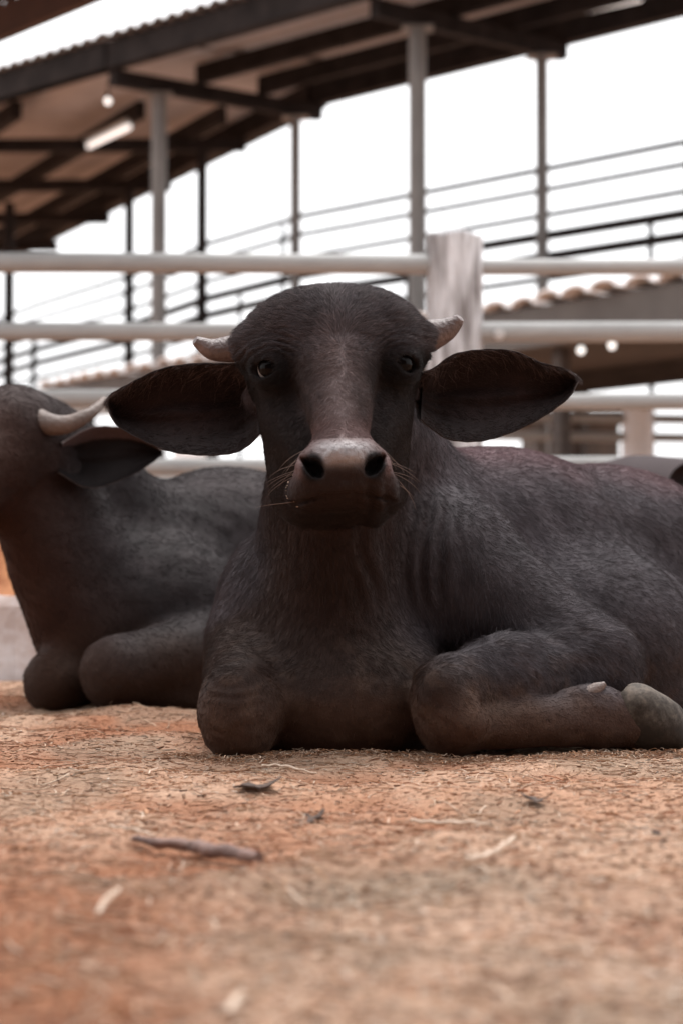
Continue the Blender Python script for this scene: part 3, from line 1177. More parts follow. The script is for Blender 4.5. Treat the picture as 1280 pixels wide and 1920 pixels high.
# cuts
for s in (-1, 1):
    lo_ = unit(np.array([s*.74, .67, 0])); sh_ = np.array([lo_[1], -lo_[0], 0])
    rz = np.stack([sh_, lo_, np.array([0, 0, 1])], 1)
    nc = np.array([s*51, -190, 222])
    E_(tuple(nc), (13, 19, 36), 6, rz, True)
    E_(tuple(nc + lo_*19 + np.array([0, 0, -10])), (6.5, 15, 34), 8, rz, True)
mp_ = [(-104, -258, 136), (-90, -249, 165), (-66, -242, 190), (-36, -238, 208), (0, -237, 214), (36, -238, 208), (66, -242, 190), (90, -249, 165), (104, -258, 136)]
for a, c in zip(mp_[:-1], mp_[1:]):
    C_(a, c, 5.2, 5.2, 5, True)
C_((0, -200, 240), (0, -238, 230), 3.0, 3.0, 5, True)            # philtrum
# eyes
EYES = {}
for s in (-1, 1):
    ec = np.array([s*118, 9, 36]); er = 27.0
    look = unit(np.array([s*.62, .05, .80]))
    rgt = unit(np.cross(np.array([0, 1, 0]), look)); upv = np.cross(look, rgt)
    tl = R(-12)*s
    r2 = rgt*math.cos(tl) + upv*math.sin(tl); u2 = np.cross(look, r2)
    E_(tuple(ec), (35, 33, 33), 14)                              # lids
    E_(tuple(ec + look*32 + np.array([0, -3, 0])), (26, 17, 30), 4, np.stack([r2, u2, look], 1), True)
    E_(tuple(ec), (27.5, 27.5, 27.5), 1, None, True)
    cr = ec + look*30 + rgt*(-s)*30*1 + upv*(-6)
    EYES[s] = (ec, er, look)
V, Q = S.mesh(2)
N = vert_normals(V, Q)
L = to_head(V)
# skin creases: lids, brow, neck folds
cre = np.zeros(len(V))
for s in (-1, 1):
    ec = EYES[s][0]
    dd = L - ec
    rad = np.sqrt(dd[:, 0]**2 + (dd[:, 1]*1.15)**2)
    msk = sstep(24, 34, rad)*(1-sstep(60, 105, rad))*sstep(-12, 25, dd[:, 1])*(L[:, 2] > -60)
    cre += msk*np.sin(rad*.5 + 3.2*fbm(L*.022, 3))*.0024*(.6+.7*fbm(L*.03+5, 2))
    low_ = sstep(26, 32, rad)*(1-sstep(45, 60, rad))*sstep(0, 20, -dd[:, 1])*(L[:, 2] > -20)
    cre += low_*np.sin(rad*.6)*.0011
inhead = (np.abs(L[:, 0]) < 200) & (L[:, 1] > -290) & (L[:, 2] > -90)
cre += np.where(inhead, .0009*fbm(L*.05, 3), .002*fbm(V*9, 3))
nf = sstep(.0, .05, V[:, 0]) * (1-sstep(.16, .26, V[:, 0])) * sstep(.22, .28, V[:, 2]) * (1-sstep(.40, .46, V[:, 2])) * (V[:, 1] < 3.75)
cre += nf*.0035*np.sin(V[:, 0]*190 + 5*fbm(V*7, 2) + V[:, 2]*22)
legz = (V[:, 2] < .20) & (V[:, 1] < 3.5) & (~inhead)
cre += np.where(legz, .0035*fbm(V*np.array([14, 14, 22]), 3), 0)
for kx, kz in ((842, 1330), (445, 1335)):
    kc = P(kx, kz, 3.22)
    kd = np.linalg.norm((V-kc)/np.array([.085, .11, .085]), axis=1)
    cre += legz*(1-sstep(.5, 1.1, kd))*.0009*np.sin((V[:, 2]*1.0 + .3*V[:, 0])*210 + 6*fbm(V*16, 2))
rib = sstep(.28, .40, V[:, 0])*sstep(3.6, 3.75, V[:, 1])*sstep(.12, .22, V[:, 2])*(1-sstep(.40, .50, V[:, 2]))
cre += rib*.0028*np.sin((V[:, 0]*.75 + V[:, 1]*.65)*78 + V[:, 2]*9)
cre += (~inhead)*.006*fbm(V*4.5 + 7, 2)
hu = inhead & (L[:, 1] < -150) & (L[:, 2] > 120)
cre += np.where(hu, .0007*fbm(L*.16, 2), 0)
V = V + N*cre[:, None]
N = vert_normals(V, Q)


def coat_colour(V, L, inhead):
    n1 = fbm(V*6, 3); n2 = fbm(V*23 + 3, 3)
    base = np.array([.051, .043, .048])*(1 + .25*n1 + .15*n2)[:, None]
    def mix(c, m_):
        nonlocal base
        m_ = np.clip(m_, 0, 1)[:, None]
        base = base*(1-m_) + np.array(c)*m_
    # brown brisket, throat and knees: shade and warm foreground haze painted in
    body = ~inhead
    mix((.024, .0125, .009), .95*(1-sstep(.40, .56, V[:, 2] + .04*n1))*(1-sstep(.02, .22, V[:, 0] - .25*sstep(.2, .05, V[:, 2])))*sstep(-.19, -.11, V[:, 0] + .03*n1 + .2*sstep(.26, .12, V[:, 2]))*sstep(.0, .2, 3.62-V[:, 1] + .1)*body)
    mix((.060, .032, .022), .8*(1-sstep(.05, .13, V[:, 2] + .02*n2))*(V[:, 1] < 3.6)*body)
    mud = sstep(.12, .55, fbm(V*np.array([34, 34, 40]) + 11, 4))*(1-sstep(.08, .24, V[:, 2]))*(V[:, 1] < 3.75)
    mix((.085, .050, .035), .30*mud*body)
    # reddish tint of the coat along the topline
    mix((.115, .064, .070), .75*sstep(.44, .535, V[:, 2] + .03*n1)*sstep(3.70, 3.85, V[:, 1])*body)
    # red marking stroke by the cheek
    return base


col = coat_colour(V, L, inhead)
gloss = np.ones(len(V))


def hmix(c, m_, g=None):
    global col, gloss
    m_ = np.clip(m_*inhead, 0, 1)
    col = col*(1-m_[:, None]) + np.array(c)*m_[:, None]
    if g is not None:
        gloss = gloss*(1-m_) + g*m_


u, v, w = L[:, 0], L[:, 1], L[:, 2]
nh = fbm(L*.03, 3)
hmix((.014, .011, .011), .88*sstep(60, 0, v))  # face below the brow darkened, its shade painted into the coat
hmix((.010, .008, .008), .9*sstep(138, 156, np.abs(u))*(1-sstep(20, 50, v)))  # ear roots: occlusion shade painted in
hmix((.150, .114, .113), .9*np.exp(-(u/(46+12*nh))**2)*sstep(-170, -100, v)*(1-sstep(0, 110, v + 25*nh)))   # greyer nose bridge, with top light painted in
hmix((.066, .052, .052), .6*sstep(10, 90, v)*(1+.4*nh))
hmix((.009, .007, .007), .9*np.exp(-(((np.abs(u)-112)/48)**2 + ((v+6)/50)**2)))                     # dark round the eyes
hmix((.135, .085, .082), .85*np.exp(-((np.abs(u)-78)/24)**2 - ((v+186)/28)**2)*sstep(120, 165, w))    # fleshy nostril wings
hmix((.110, .070, .064), .7*sstep(-165, -130, -np.abs(v+140)*1.0-115)*np.exp(-(u/85)**2)*sstep(110, 150, w))
hmix((.125, .080, .078), .75*np.exp(-(u/80)**4)*np.exp(-((v+132)/34)**2)*sstep(90, 150, w))
pad = np.exp(-(u/46)**4)*sstep(-205, -165, v)*(1-sstep(-158, -130, v + 5*nh))*sstep(150, 205, w)
hmix((.24, .215, .22), pad, .3)
hmix((.036, .021, .018), .92*sstep(150, 185, w)*(1-sstep(-208, -172, v))*np.exp(-(u/46)**6), .9)
lip = sstep(-300, -285, v)*(1-sstep(-205, -180, v))*sstep(110, 140, w)*np.exp(-(u/100)**6)*(1-.75*np.exp(-((np.abs(u)-78)/18)**2)*sstep(-212, -198, v))
hmix((.017, .009, .007), .95*lip, 1.0)
chin = (1-sstep(-262, -235, v))
hmix((.013, .007, .0055), .92*chin)  # lips and chin carry painted underside shade
jaw = (1-sstep(-150, -60, v))*(1-sstep(90, 130, w))
hmix((.016, .0105, .009), .85*jaw)  # jaw darkened as painted shade behind the muzzle
for s in (-1, 1):
    nd = np.sqrt(((u-s*55)/20)**2 + ((v+187)/26)**2)
    hmix((.006, .004, .004), (1-sstep(.75, 1.25, nd))*(w > 130), 1.0)
# red stroke on the withers
rs = np.linalg.norm(V - P(795, 884, 3.78), axis=1)
st = np.exp(-((V[:, 0]-P(795, 884, 3.8)[0])*.75 + (V[:, 2]-P(795, 884, 3.8)[2])*.62)**2/.004**2)*np.exp(-(rs/.05)**2)*(~inhead)
col = col*(1-st[:, None]*.8) + np.array([.35, .04, .06])*st[:, None]*.8

# ears, joined to the same body mesh
TL = [(486, 690), (455, 684), (425, 684), (370, 681), (305, 693), (245, 718), (211, 738), (203, 752)]
BL = [(486, 812), (468, 832), (435, 848), (385, 854), (322, 845), (268, 826), (222, 798), (203, 760)]
TR = [(792, 700), (815, 690), (852, 666), (905, 655), (960, 660), (1010, 678), (1055, 691), (1079, 706)]
BR = [(788, 785), (812, 806), (845, 823), (895, 828), (950, 812), (1015, 783), (1062, 748), (1081, 716)]
allV, allQ, allC, allG = [V], [Q], [col], [gloss]
ears = []
nbase = len(V)
for T, B, d0, d1 in ((TL, BL, 3.315, 3.37), (TR, BR, 3.315, 3.38)):
    ev, ef, fr, nn, nfront = ear_shell(T, B, d0, d1, .075)
    nuv = fr.shape[:2]
    ecol = np.tile(np.array([.045, .034, .032]), (len(ev), 1))
    a = np.repeat(np.linspace(0, 1, nuv[0]), nuv[1]); sj = np.tile(np.linspace(-1, 1, nuv[1]), nuv[0])
    inner = (1-np.abs(sj)**5)*sstep(.12, .5, a)
    en = fbm(ev[:nfront]*30, 3)
    ecol[:nfront] = (np.array([.015, .010, .010])*(1-inner[:, None]) + np.array([.021, .012, .012])*inner[:, None])*(1+.35*en)[:, None]
    lowr = sstep(.2, .75, sj)*(1-sstep(.75, 1.0, a))
    ecol[:nfront] = ecol[:nfront]*(1-.7*lowr[:, None]) + np.array([.042, .034, .034])*.7*lowr[:, None]
    allV.append(ev); allQ.append(ef + nbase); allC.append(ecol); allG.append(np.ones(len(ev)))
    nbase += len(ev)
    ears.append((fr, nn))
VV = np.concatenate(allV); QQ = np.concatenate(allQ)
CC = np.concatenate([np.concatenate(allC), np.concatenate(allG)[:, None]], 1)
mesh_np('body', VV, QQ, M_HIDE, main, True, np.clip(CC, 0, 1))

# eyes
for s in (-1, 1):
    ec, er, look = EYES[s]
    gaze = unit(np.array([-.06, .34, .94])) if s < 0 else unit(np.array([.45, .05, .88]))
    ball('eye', H(*ec), .0235, HR @ gaze, M_EYE, main, 32)
# horns
def horn(pts, rads, mat, parent):
    p = catmull(pts, 18); r = np.interp(np.linspace(0, len(rads)-1, 18), range(len(rads)), rads)
    p = np.array([P(*q) for q in p])
    r = [x*(1+.012*math.sin(i*2.2)) for i, x in enumerate(r)]
    tip = p[-1] + (p[-1]-p[-2])*.25
    m = MB(); m.tube(list(p) + [tip], list(r) + [r[-1]*.45], 20)
    return m.build('horn', mat, parent, True)


horn([(452, 652, 3.31), (425, 655, 3.305), (398, 655, 3.30), (378, 645, 3.295), (366, 638, 3.29)], [.024, .022, .0175, .012, .007], M_HORN, main)
horn([(790, 634, 3.31), (812, 627, 3.305), (835, 618, 3.30), (852, 606, 3.295), (862, 596, 3.29)], [.029, .026, .020, .0135, .0075], M_HORN, main)


# hooves: two claws and the dewclaws
def sculpt_small(lo, hi, step, ops, name, mat, parent):
    s_ = Sculpt([np.arange(l_, h_, step) for l_, h_ in zip(lo, hi)])
    ops(s_)
    v_, q_ = s_.mesh(1)
    return mesh_np(name, v_, q_, mat, parent, True)


def hoof_ops(s_):
    s_.ell(P(1216, 1354, 3.343), (.058, .031, .050), .01)
    s_.cap(P(1190, 1325, 3.345), P(1268, 1385, 3.345), .040, .018, .02)
    s_.ell(P(1226, 1356, 3.400), (.056, .027, .047), .003)
    s_.cap(P(1148, 1290, 3.36), P(1198, 1425, 3.36), .030, .030, .0, True)


c0 = P(1220, 1350, 3.37)
sculpt_small(c0-.1, c0+.1, .0035, hoof_ops, 'hoof', M_HOOF, main)
for q, t, r in (((1098, 1305, 3.318), (1134, 1281, 3.314), .0145), ((1165, 1318, 3.41), (1192, 1296, 3.42), .013)):
    p0, p1 = P(*q), P(*t)
    m = MB(); m.tube([p0 - (p1-p0)*.3, p0, lerp(p0, p1, .6), p1], [r, r, r*.8, r*.25], 12); m.build('dewclaw', M_CLAW, main, True)

# ------------------------------------------------------------------ coat of the front buffalo
CAMP = np.array([0, 0, CAM_H])


def dens(c, n_):
    l_ = to_head(c)
    hd = (np.abs(l_[:, 0]) < 205) & (l_[:, 1] > -290) & (l_[:, 2] > -110)
    d = np.where(hd, 5.0, 1.0)
    d *= np.where((n_*(CAMP-c)).sum(1) < -.25, .12, 1.0)
    d *= np.where(c[:, 2] < .015, 0, 1)
    d *= np.where(hd & (l_[:, 1] < -135) & (l_[:, 2] > 165), .06, 1.0)       # bare nose pad and lips
    for s in (-1, 1):
        d *= np.where(np.linalg.norm((l_-EYES[s][0])/np.array([1, .85, 1]), axis=1) < 33, 0, 1)
    return d


NH = 300000
rp_, rn_, tri, Wt = sample_surface(V, Q, N, NH, dens)
hl = to_head(rp_)
hd = (np.abs(hl[:, 0]) < 205) & (hl[:, 1] > -290) & (hl[:, 2] > -110)
# direction the coat lies
back = unit(np.array([.72, .62, 0]))
flow = np.tile(back*.75 + np.array([0, 0, -.65]), (NH, 1))
neck = (rp_[:, 1] < 3.75) & (rp_[:, 0] < .25)
flow[neck] = np.array([.25, .35, -.9])
side_ = np.tanh((rp_[:, 0]+.02)/.07)
flow[neck, 0] = side_[neck]*.35
swirl = fbm(rp_*5, 2)[:, None]*np.array([.5, .3, .5]) + fbm(rp_*5+40, 2)[:, None]*np.array([-.3, .4, .3])
flow = flow + swirl*.35
hu_, hv_, hw_ = hl[:, 0], hl[:, 1], hl[:, 2]
cx, cy = 10, 40                                               # whorl between the eyes
rad_ = np.sqrt((hu_-cx)**2 + (hv_-cy)**2) + 1
fh = np.stack([(hu_-cx)/rad_*1.0 + .35*np.tanh(hu_/60), (hv_-cy)/rad_*.9 + .15, -.3+0*hu_], 1)
nose = hv_ < 0
fh[nose] = np.stack([np.tanh(hu_[nose]/40)*.25+hu_[nose]/180, -.15 - .5*sstep(-20, 30, np.abs(hv_[nose])), -.4+0*hu_[nose]], 1)
fh += (fbm(hl*.02, 2)[:, None]*np.array([.5, .1, 0]) + fbm(hl*.02+9, 2)[:, None]*np.array([0, .5, 0]))*.7
flow[hd] = (fh @ HR.T)[hd]
length = np.where(hd, .010, .017)*rng.uniform(.6, 1.3, NH)
length *= np.where(hd & (hv_ > 60), 1.7, 1.0)
length *= np.where(hd & (hv_ < -20), .62, 1.0)
leg = (rp_[:, 2] < .13) & (rp_[:, 1] < 3.42)
length *= np.where(leg, .38, 1.0)
elb = (~hd) & (rp_[:, 2] > .09) & (rp_[:, 2] < .24) & (rp_[:, 0] > .2) & (rp_[:, 1] < 3.6)
length *= np.where(elb, 1.5, 1.0)
lift = np.where(hd, .26, .12)*rng.uniform(.5, 1.5, NH)
Csurf = (col[tri]*Wt).sum(1)
clump = fbm(rp_*45, 3)
hc_ = Csurf*(1.08 + .22*clump + .16*rng.normal(0, 1, NH))[:, None]
pale = rng.uniform(0, 1, NH) < .03
hc_[pale] = hc_[pale]*1.9 + .01
hc_ = hc_*np.where(hd & (hv_ > 0), 1 + .32*rng.normal(0, 1, NH), 1)[:, None]
hc_ = np.clip(hc_, .006, .4)
wid = np.where(hd, .00023, .00026)*rng.uniform(.7, 1.3, NH)
grow_hair('coat_hair', main, rp_, rn_, flow, length, lift, hc_, wid, 5, .12, .15)

# ear fringe: long dark hair hanging from the upper rim into the ear, fuzz along the edges
er, en_, ef_, el_, ec_ = [], [], [], [], []
for (fr, nn), sd_ in zip(ears, (-1, 1)):
    nu, nv = fr.shape[:2]
    for _ in range(6500):
        a = rng.uniform(.02, .98); i = a*(nu-1)
        kind = rng.uniform()
        if kind < .40:
            s_ = abs(rng.normal(0, .18))*.5
        elif kind < .62:
            s_ = 1 - abs(rng.normal(0, .05))
        else:
            s_ = rng.uniform(.05, 1)
        j = np.clip(s_, 0, 1)*(nv-1)
        i0, j0 = int(min(i, nu-2)), int(min(j, nv-2))
        fi, fj = i-i0, j-j0
        p = (fr[i0, j0]*(1-fi)*(1-fj) + fr[i0+1, j0]*fi*(1-fj) + fr[i0, j0+1]*(1-fi)*fj + fr[i0+1, j0+1]*fi*fj)
        er.append(p); en_.append(nn[i0, j0])
        out = unit(fr[min(i0+3, nu-1), j0] - fr[i0, j0])
        dn = unit(fr[i0, -1] - fr[i0, 0])
        if kind < .40:
            if rng.uniform() < .35: ef_.append(-dn*.8 + out*.9 + nn[i0, j0]*.2); el_.append(rng.uniform(.006, .014))
            else: ef_.append(dn*1.0 + out*.5 + rng.normal(0, .2, 3)); el_.append(rng.uniform(.016, .046)*(1-.5*a))
        elif kind < .62:
            ef_.append(dn*.8 + out*.9); el_.append(rng.uniform(.004, .010))
        else:
            ef_.append(out + dn*.3 + rng.normal(0, .3, 3)); el_.append(rng.uniform(.006, .016))
        c = np.array([.028, .019, .018]) if kind > .1 else np.array([.10, .07, .065])
        ec_.append(c*rng.uniform(.5, 1.6))
er, en_, ef_ = np.array(er), np.array(en_), np.array(ef_)
grow_hair('ear_hair', main, er, en_, ef_, np.array(el_), np.full(len(er), .25), np.array(ec_), np.full(len(er), .00035), 5, .15, .15)

# whiskers
wr, wn, wf, wl = [], [], [], []
for s in (-1, 1):
    for k in range(11):
        vv = -135 - k*9 + rng.uniform(-3, 3)
        q = H(s*rng.uniform(64, 88), vv, 150)
        i = np.argmin(((V-q)**2).sum(1))
        wr.append(V[i]); wn.append(N[i]); wf.append(HU*s + HV*rng.uniform(-.1, .12) + HW*rng.uniform(-.3, .1)); wl.append(rng.uniform(.045, .075))
    for k in range(9):                                      # lashes
        ec, _, look = EYES[s]
        q = H(*(ec + look*30 + np.array([rng.uniform(-20, 20), 20, 0])))
        i = np.argmin(((V-q)**2).sum(1))
        wr.append(V[i]); wn.append(N[i]); wf.append(HU*s*rng.uniform(.3, .9) + HW*.8 + HV*.15); wl.append(rng.uniform(.012, .02))
nw = len(wr)
wc_ = [[.16, .11, .09] if l_ > .03 else [.012, .009, .009] for l_ in wl]
grow_hair('whiskers', main, np.array(wr), np.array(wn), np.array(wf), np.array(wl), np.full(nw, .45),
          np.array(wc_), np.full(nw, .00045), 7, .05, .12)

m = MB()
for k in range(11):
    uu, v_u = rng.uniform(-132, -84), rng.uniform(-262, -205)
    q = H(uu*.92, v_u+8, 165)
    i = np.argmin(((V-q)**2).sum(1))
    d_ = unit(rng.normal(0, 1, 3)); ll = rng.uniform(.0008, .002)
    m.tube([V[i]+N[i]*.0015 - d_*ll, V[i]+N[i]*.002 + d_*ll], rng.uniform(.0003, .0006), 5)
tag(m.build('straw_crumbs', M_STALK, None, False), 'tiny pale straw crumbs stuck beside the mouth of the front buffalo', 'crumbs', kind='stuff')

# ------------------------------------------------------------------ the buffalo behind on the left
second = empty('buffalo', (-.3, 4.6, 0))
tag(second, 'dark brown horned buffalo resting behind at the left, its face cut off by the frame', 'buffalo', 'buffaloes lying on the bedding')
S2 = Sculpt([graded_axis(-1.15, .95, None, None, .010, 0), graded_axis(3.7, 5.7, None, None, .010, 0), graded_axis(-.03, .9, None, None, .010, 0)])
S2.chain([P(235, 1080, 4.66), P(420, 1075, 4.85), P(620, 1085, 5.0), P(780, 1110, 5.1)], [.20, .245, .25, .22], .06)
S2.ell(P(220, 1160, 4.55), (.16, .2, .22), .06)
S2.ell(P(330, 1160, 4.52), (.17, .17, .18), .06)
S2.cap(P(65, 870, 4.38), P(180, 1150, 4.47), .105, .145, .05)
S2.cap(P(75, 905, 4.22), P(40, 985, 4.2), .012, .012, .03, True)       # neck
S2.cap(P(95, 815, 4.42), P(270, 1015, 4.7), .08, .13, .06)
S2.cap(P(40, 960, 4.33), P(150, 1190, 4.4), .06, .09, .06)        # throat
S2.ell(P(30, 808, 4.32), (.105, .12, .10), .05)                   # skull
S2.cap(P(15, 830, 4.27), P(-170, 985, 4.02), .095, .06, .05)      # face
S2.cap(P(-20, 900, 4.33), P(-160, 1010, 4.08), .08, .05, .05)     # jaw
S2.ell(P(-185, 990, 4.0), (.065, .06, .055), .03)                 # muzzle
S2.ell(P(100, 1280, 4.34), (.060, .075, .064), .02)                # far knee
S2.cap(P(110, 1275, 4.34), P(230, 1240, 4.55), .06, .09, .04)
S2.ell(P(216, 1264, 4.23), (.072, .07, .080), .016)                 # near knee
S2.cap(P(225, 1258, 4.23), P(400, 1225, 4.40), .074, .10, .02)
S2.cap(P(270, 1292, 4.13), P(420, 1285, 4.22), .006, .008, .02, True)
S2.cap(P(230, 1308, 4.26), P(430, 1305, 4.34), .045, .042, .03)
S2.ell(P(760, 1200, 4.85), (.19, .2, .19), .06)
V2, Q2 = S2.mesh(2)
N2_ = vert_normals(V2, Q2)
V2 = V2 + N2_*(.004*fbm(V2*8, 3) + .0016*fbm(V2*30, 3))[:, None]
n1 = fbm(V2*6, 3)
c2 = np.array([.021, .0165, .0172])*(1+.3*n1 + .25*fbm(V2*26, 3))[:, None]
mk = (1-sstep(-.72, -.42, V2[:, 0] + .35*(V2[:, 2]-.3) + .05*n1))[:, None]*.85
c2 = c2*(1-mk) + np.array([.040, .0155, .009])*mk  # neck and head browned: foreground haze painted into the coat
mk = ((1-sstep(.08, .2, V2[:, 2]+.03*n1))*.7)[:, None]
c2 = c2*(1-mk) + np.array([.042, .0235, .0165])*mk
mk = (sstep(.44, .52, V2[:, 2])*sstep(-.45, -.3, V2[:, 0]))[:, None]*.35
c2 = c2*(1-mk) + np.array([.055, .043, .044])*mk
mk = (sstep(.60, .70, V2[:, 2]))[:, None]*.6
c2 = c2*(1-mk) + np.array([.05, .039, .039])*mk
T2 = [(118, 832), (150, 812), (190, 800), (235, 802), (275, 820), (304, 846)]
B2 = [(112, 885), (150, 908), (190, 912), (232, 898), (268, 878), (305, 853)]
ev, ef, fr, nn, nfront = ear_shell(T2, B2, 4.28, 4.36, .05, 30, 18)
ecol = np.tile(np.array([.08, .06, .056]), (len(ev), 1)); ecol[:nfront] = [.012, .009, .009]
sj = np.tile(np.linspace(-1, 1, 18), 30)
ecol[:nfront] += ((sj < -.55)[:, None])*np.array([.08, .055, .055])
nb = len(V2)
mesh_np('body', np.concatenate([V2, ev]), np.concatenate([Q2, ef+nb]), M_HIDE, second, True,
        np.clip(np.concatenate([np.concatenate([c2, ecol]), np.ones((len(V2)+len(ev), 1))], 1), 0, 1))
horn([(66, 782, 4.25), (92, 795, 4.225), (125, 796, 4.22), (160, 781, 4.23), (182, 765, 4.25), (196, 748, 4.28)], [.024, .024, .020, .015, .011, .006], M_HORN_PALE, second)
ball('eye', P(-35, 850, 4.19), .022, unit(np.array([-.3, -.9, .1])), M_EYE, second)

NH2 = 70000
rp_, rn_, tri, Wt = sample_surface(V2, Q2, N2_, NH2, lambda c, n_: np.where((n_*(CAMP-c)).sum(1) < -.2, .1, 1.0)*(c[:, 2] > .02))
fl2 = np.tile(np.array([.75, .2, -.55]), (NH2, 1)) + fbm(rp_*5, 2)[:, None]*np.array([.3, .2, .4])
cs = (c2[tri]*Wt).sum(1)*(1.25 + .15*fbm(rp_*30, 2) + .08*rng.normal(0, 1, NH2))[:, None]
grow_hair('coat_hair', second, rp_, rn_, fl2, rng.uniform(.010, .017, NH2), np.full(NH2, .10), np.clip(cs, .006, .4), np.full(NH2, .00032), 4, .1, .1)

# ------------------------------------------------------------------ the buffalo far right
third = empty('buffalo', (1.25, 5.7, 0))
tag(third, 'distant buffalo at the right edge of which only the back shows behind the front one', 'buffalo', 'buffaloes lying on the bedding')
S3 = Sculpt([graded_axis(.2, 2.2, None, None, .012, 0), graded_axis(4.9, 6.5, None, None, .012, 0), graded_axis(-.03, .95, None, None, .012, 0)])
S3.chain([(.62, 5.75, .34), (.85, 5.72, .372), (1.15, 5.7, .372), (1.40, 5.66, .36)], [.20, .245, .25, .225], .06)
S3.ell((.75, 5.6, .2), (.2, .2, .2), .06)
S3.ell((1.42, 5.62, .25), (.19, .18, .24), .06)
S3.cap((1.45, 5.62, .35), (1.72, 5.5, .58), .15, .11, .06)
S3.ell((1.76, 5.46, .62), (.10, .12, .10), .05)
S3.cap((1.77, 5.42, .6), (1.92, 5.2, .47), .09, .058, .05)
S3.ell((1.93, 5.18, .46), (.06, .06, .055), .03)
S3.cap((1.40, 5.42, .10), (1.55, 5.15, .08), .085, .065, .05)
S3.cap((1.55, 5.15, .06), (1.28, 5.12, .05), .048, .042, .03)
S3.cap((1.62, 5.60, .10), (1.80, 5.32, .08), .085, .065, .05)
S3.cap((.8, 5.45, .12), (1.05, 5.2, .06), .10, .05, .05)
V3, Q3 = S3.mesh(2)
n1 = fbm(V3*6, 3)
c3 = np.array([.036, .028, .029])*(1+.25*n1)[:, None]
mk = (sstep(.45, .56, V3[:, 2]))[:, None]*.6
c3 = c3*(1-mk) + np.array([.050, .034, .036])*mk
T3 = [(1330, 878), (1305, 868), (1285, 868), (1268, 876), (1258, 890), (1255, 900)]
B3 = [(1330, 918), (1305, 926), (1285, 924), (1268, 917), (1258, 908), (1255, 902)]
ev, ef, fr, nn, nfront = ear_shell(T3, B3, 5.3, 5.28, .05, 24, 14)
ecol = np.tile(np.array([.03, .022, .022]), (len(ev), 1))
mesh_np('body', np.concatenate([V3, ev]), np.concatenate([Q3, ef+len(V3)]), M_HIDE, third, True,
        np.clip(np.concatenate([np.concatenate([c3, ecol]), np.ones((len(V3)+len(ev), 1))], 1), 0, 1))
for s in (-1, 1):
    c = np.array([1.76 + s*.09, 5.42, .70])
    m = MB(); m.tube([c, c + np.array([s*.06, 0, .01]), c + np.array([s*.10, -.01, .06])], [.028, .022, .008], 14); m.build('horn', M_HORN, third, True)
ball('eye', (1.86, 5.36, .62), .022, unit(np.array([.7, -.6, .1])), M_EYE, third)

# ------------------------------------------------------------------ loose bedding on the ground
NS = 85000
yy = 1.0 + 4.3*rng.uniform(0, 1, NS)**1.25
half = .25 + yy*.21
xx = rng.uniform(-1, 1, NS)*half
ln = np.clip(rng.lognormal(math.log(.0062), .7, NS), .0025, .07)
wd = np.clip(rng.lognormal(math.log(.0013), .5, NS), .0005, .0055)
an = rng.uniform(0, math.pi, NS)
tl = rng.normal(0, .09, NS)
zz_ = ground_z(xx, yy) + rng.uniform(-.0004, .0012, NS) + np.abs(np.sin(tl))*ln*.5
d3 = np.stack([np.cos(an)*np.cos(tl), np.sin(an)*np.cos(tl), np.sin(tl)], 1)
sd3 = np.stack([-np.sin(an), np.cos(an), 0*an], 1)
up3 = np.cross(d3, sd3)
c0_ = np.stack([xx, yy, zz_], 1)
bend = rng.normal(0, .12, NS)[:, None]
vs = []
for t in (-.5, 0, .5):
    cen = c0_ + d3*(ln*t)[:, None] + sd3*bend*ln[:, None]*(1-4*t*t) 
    for k in range(3):
        a_ = 2*math.pi*k/3 + .5
        vs.append(cen + sd3*(wd*.5*math.cos(a_))[:, None] + up3*(wd*.4*math.sin(a_))[:, None])
SVv = np.stack(vs, 1).reshape(-1, 3)
fb_ = []
for s_ in range(2):
    for k in range(3):
        fb_.append([s_*3+k, s_*3+(k+1) % 3, (s_+1)*3+(k+1) % 3, (s_+1)*3+k])
fb_ = np.array(fb_)
SF = (np.arange(NS)[:, None, None]*9 + fb_[None]).reshape(-1, 4)
pal = np.array([[.52, .36, .26], [.40, .22, .12], [.30, .13, .065], [.16, .075, .04], [.62, .48, .38], [.07, .04, .03], [.42, .19, .10]])
pk = rng.choice(len(pal), NS, p=[.24, .24, .17, .05, .14, .01, .15])
sc = pal[pk]*rng.uniform(.75, 1.25, NS)[:, None]*(ground_tint(xx, yy)/np.array([.46, .275, .18]))**.8
scv = np.repeat(np.concatenate([sc, np.ones((NS, 1))], 1), 9, axis=0)
straw = mesh_np('bedding', SVv, SF, M_STRAW, None, True, np.clip(scv, 0, 1))
tag(straw, 'loose short straw and wood shavings scattered over the yard', 'bedding', kind='stuff')


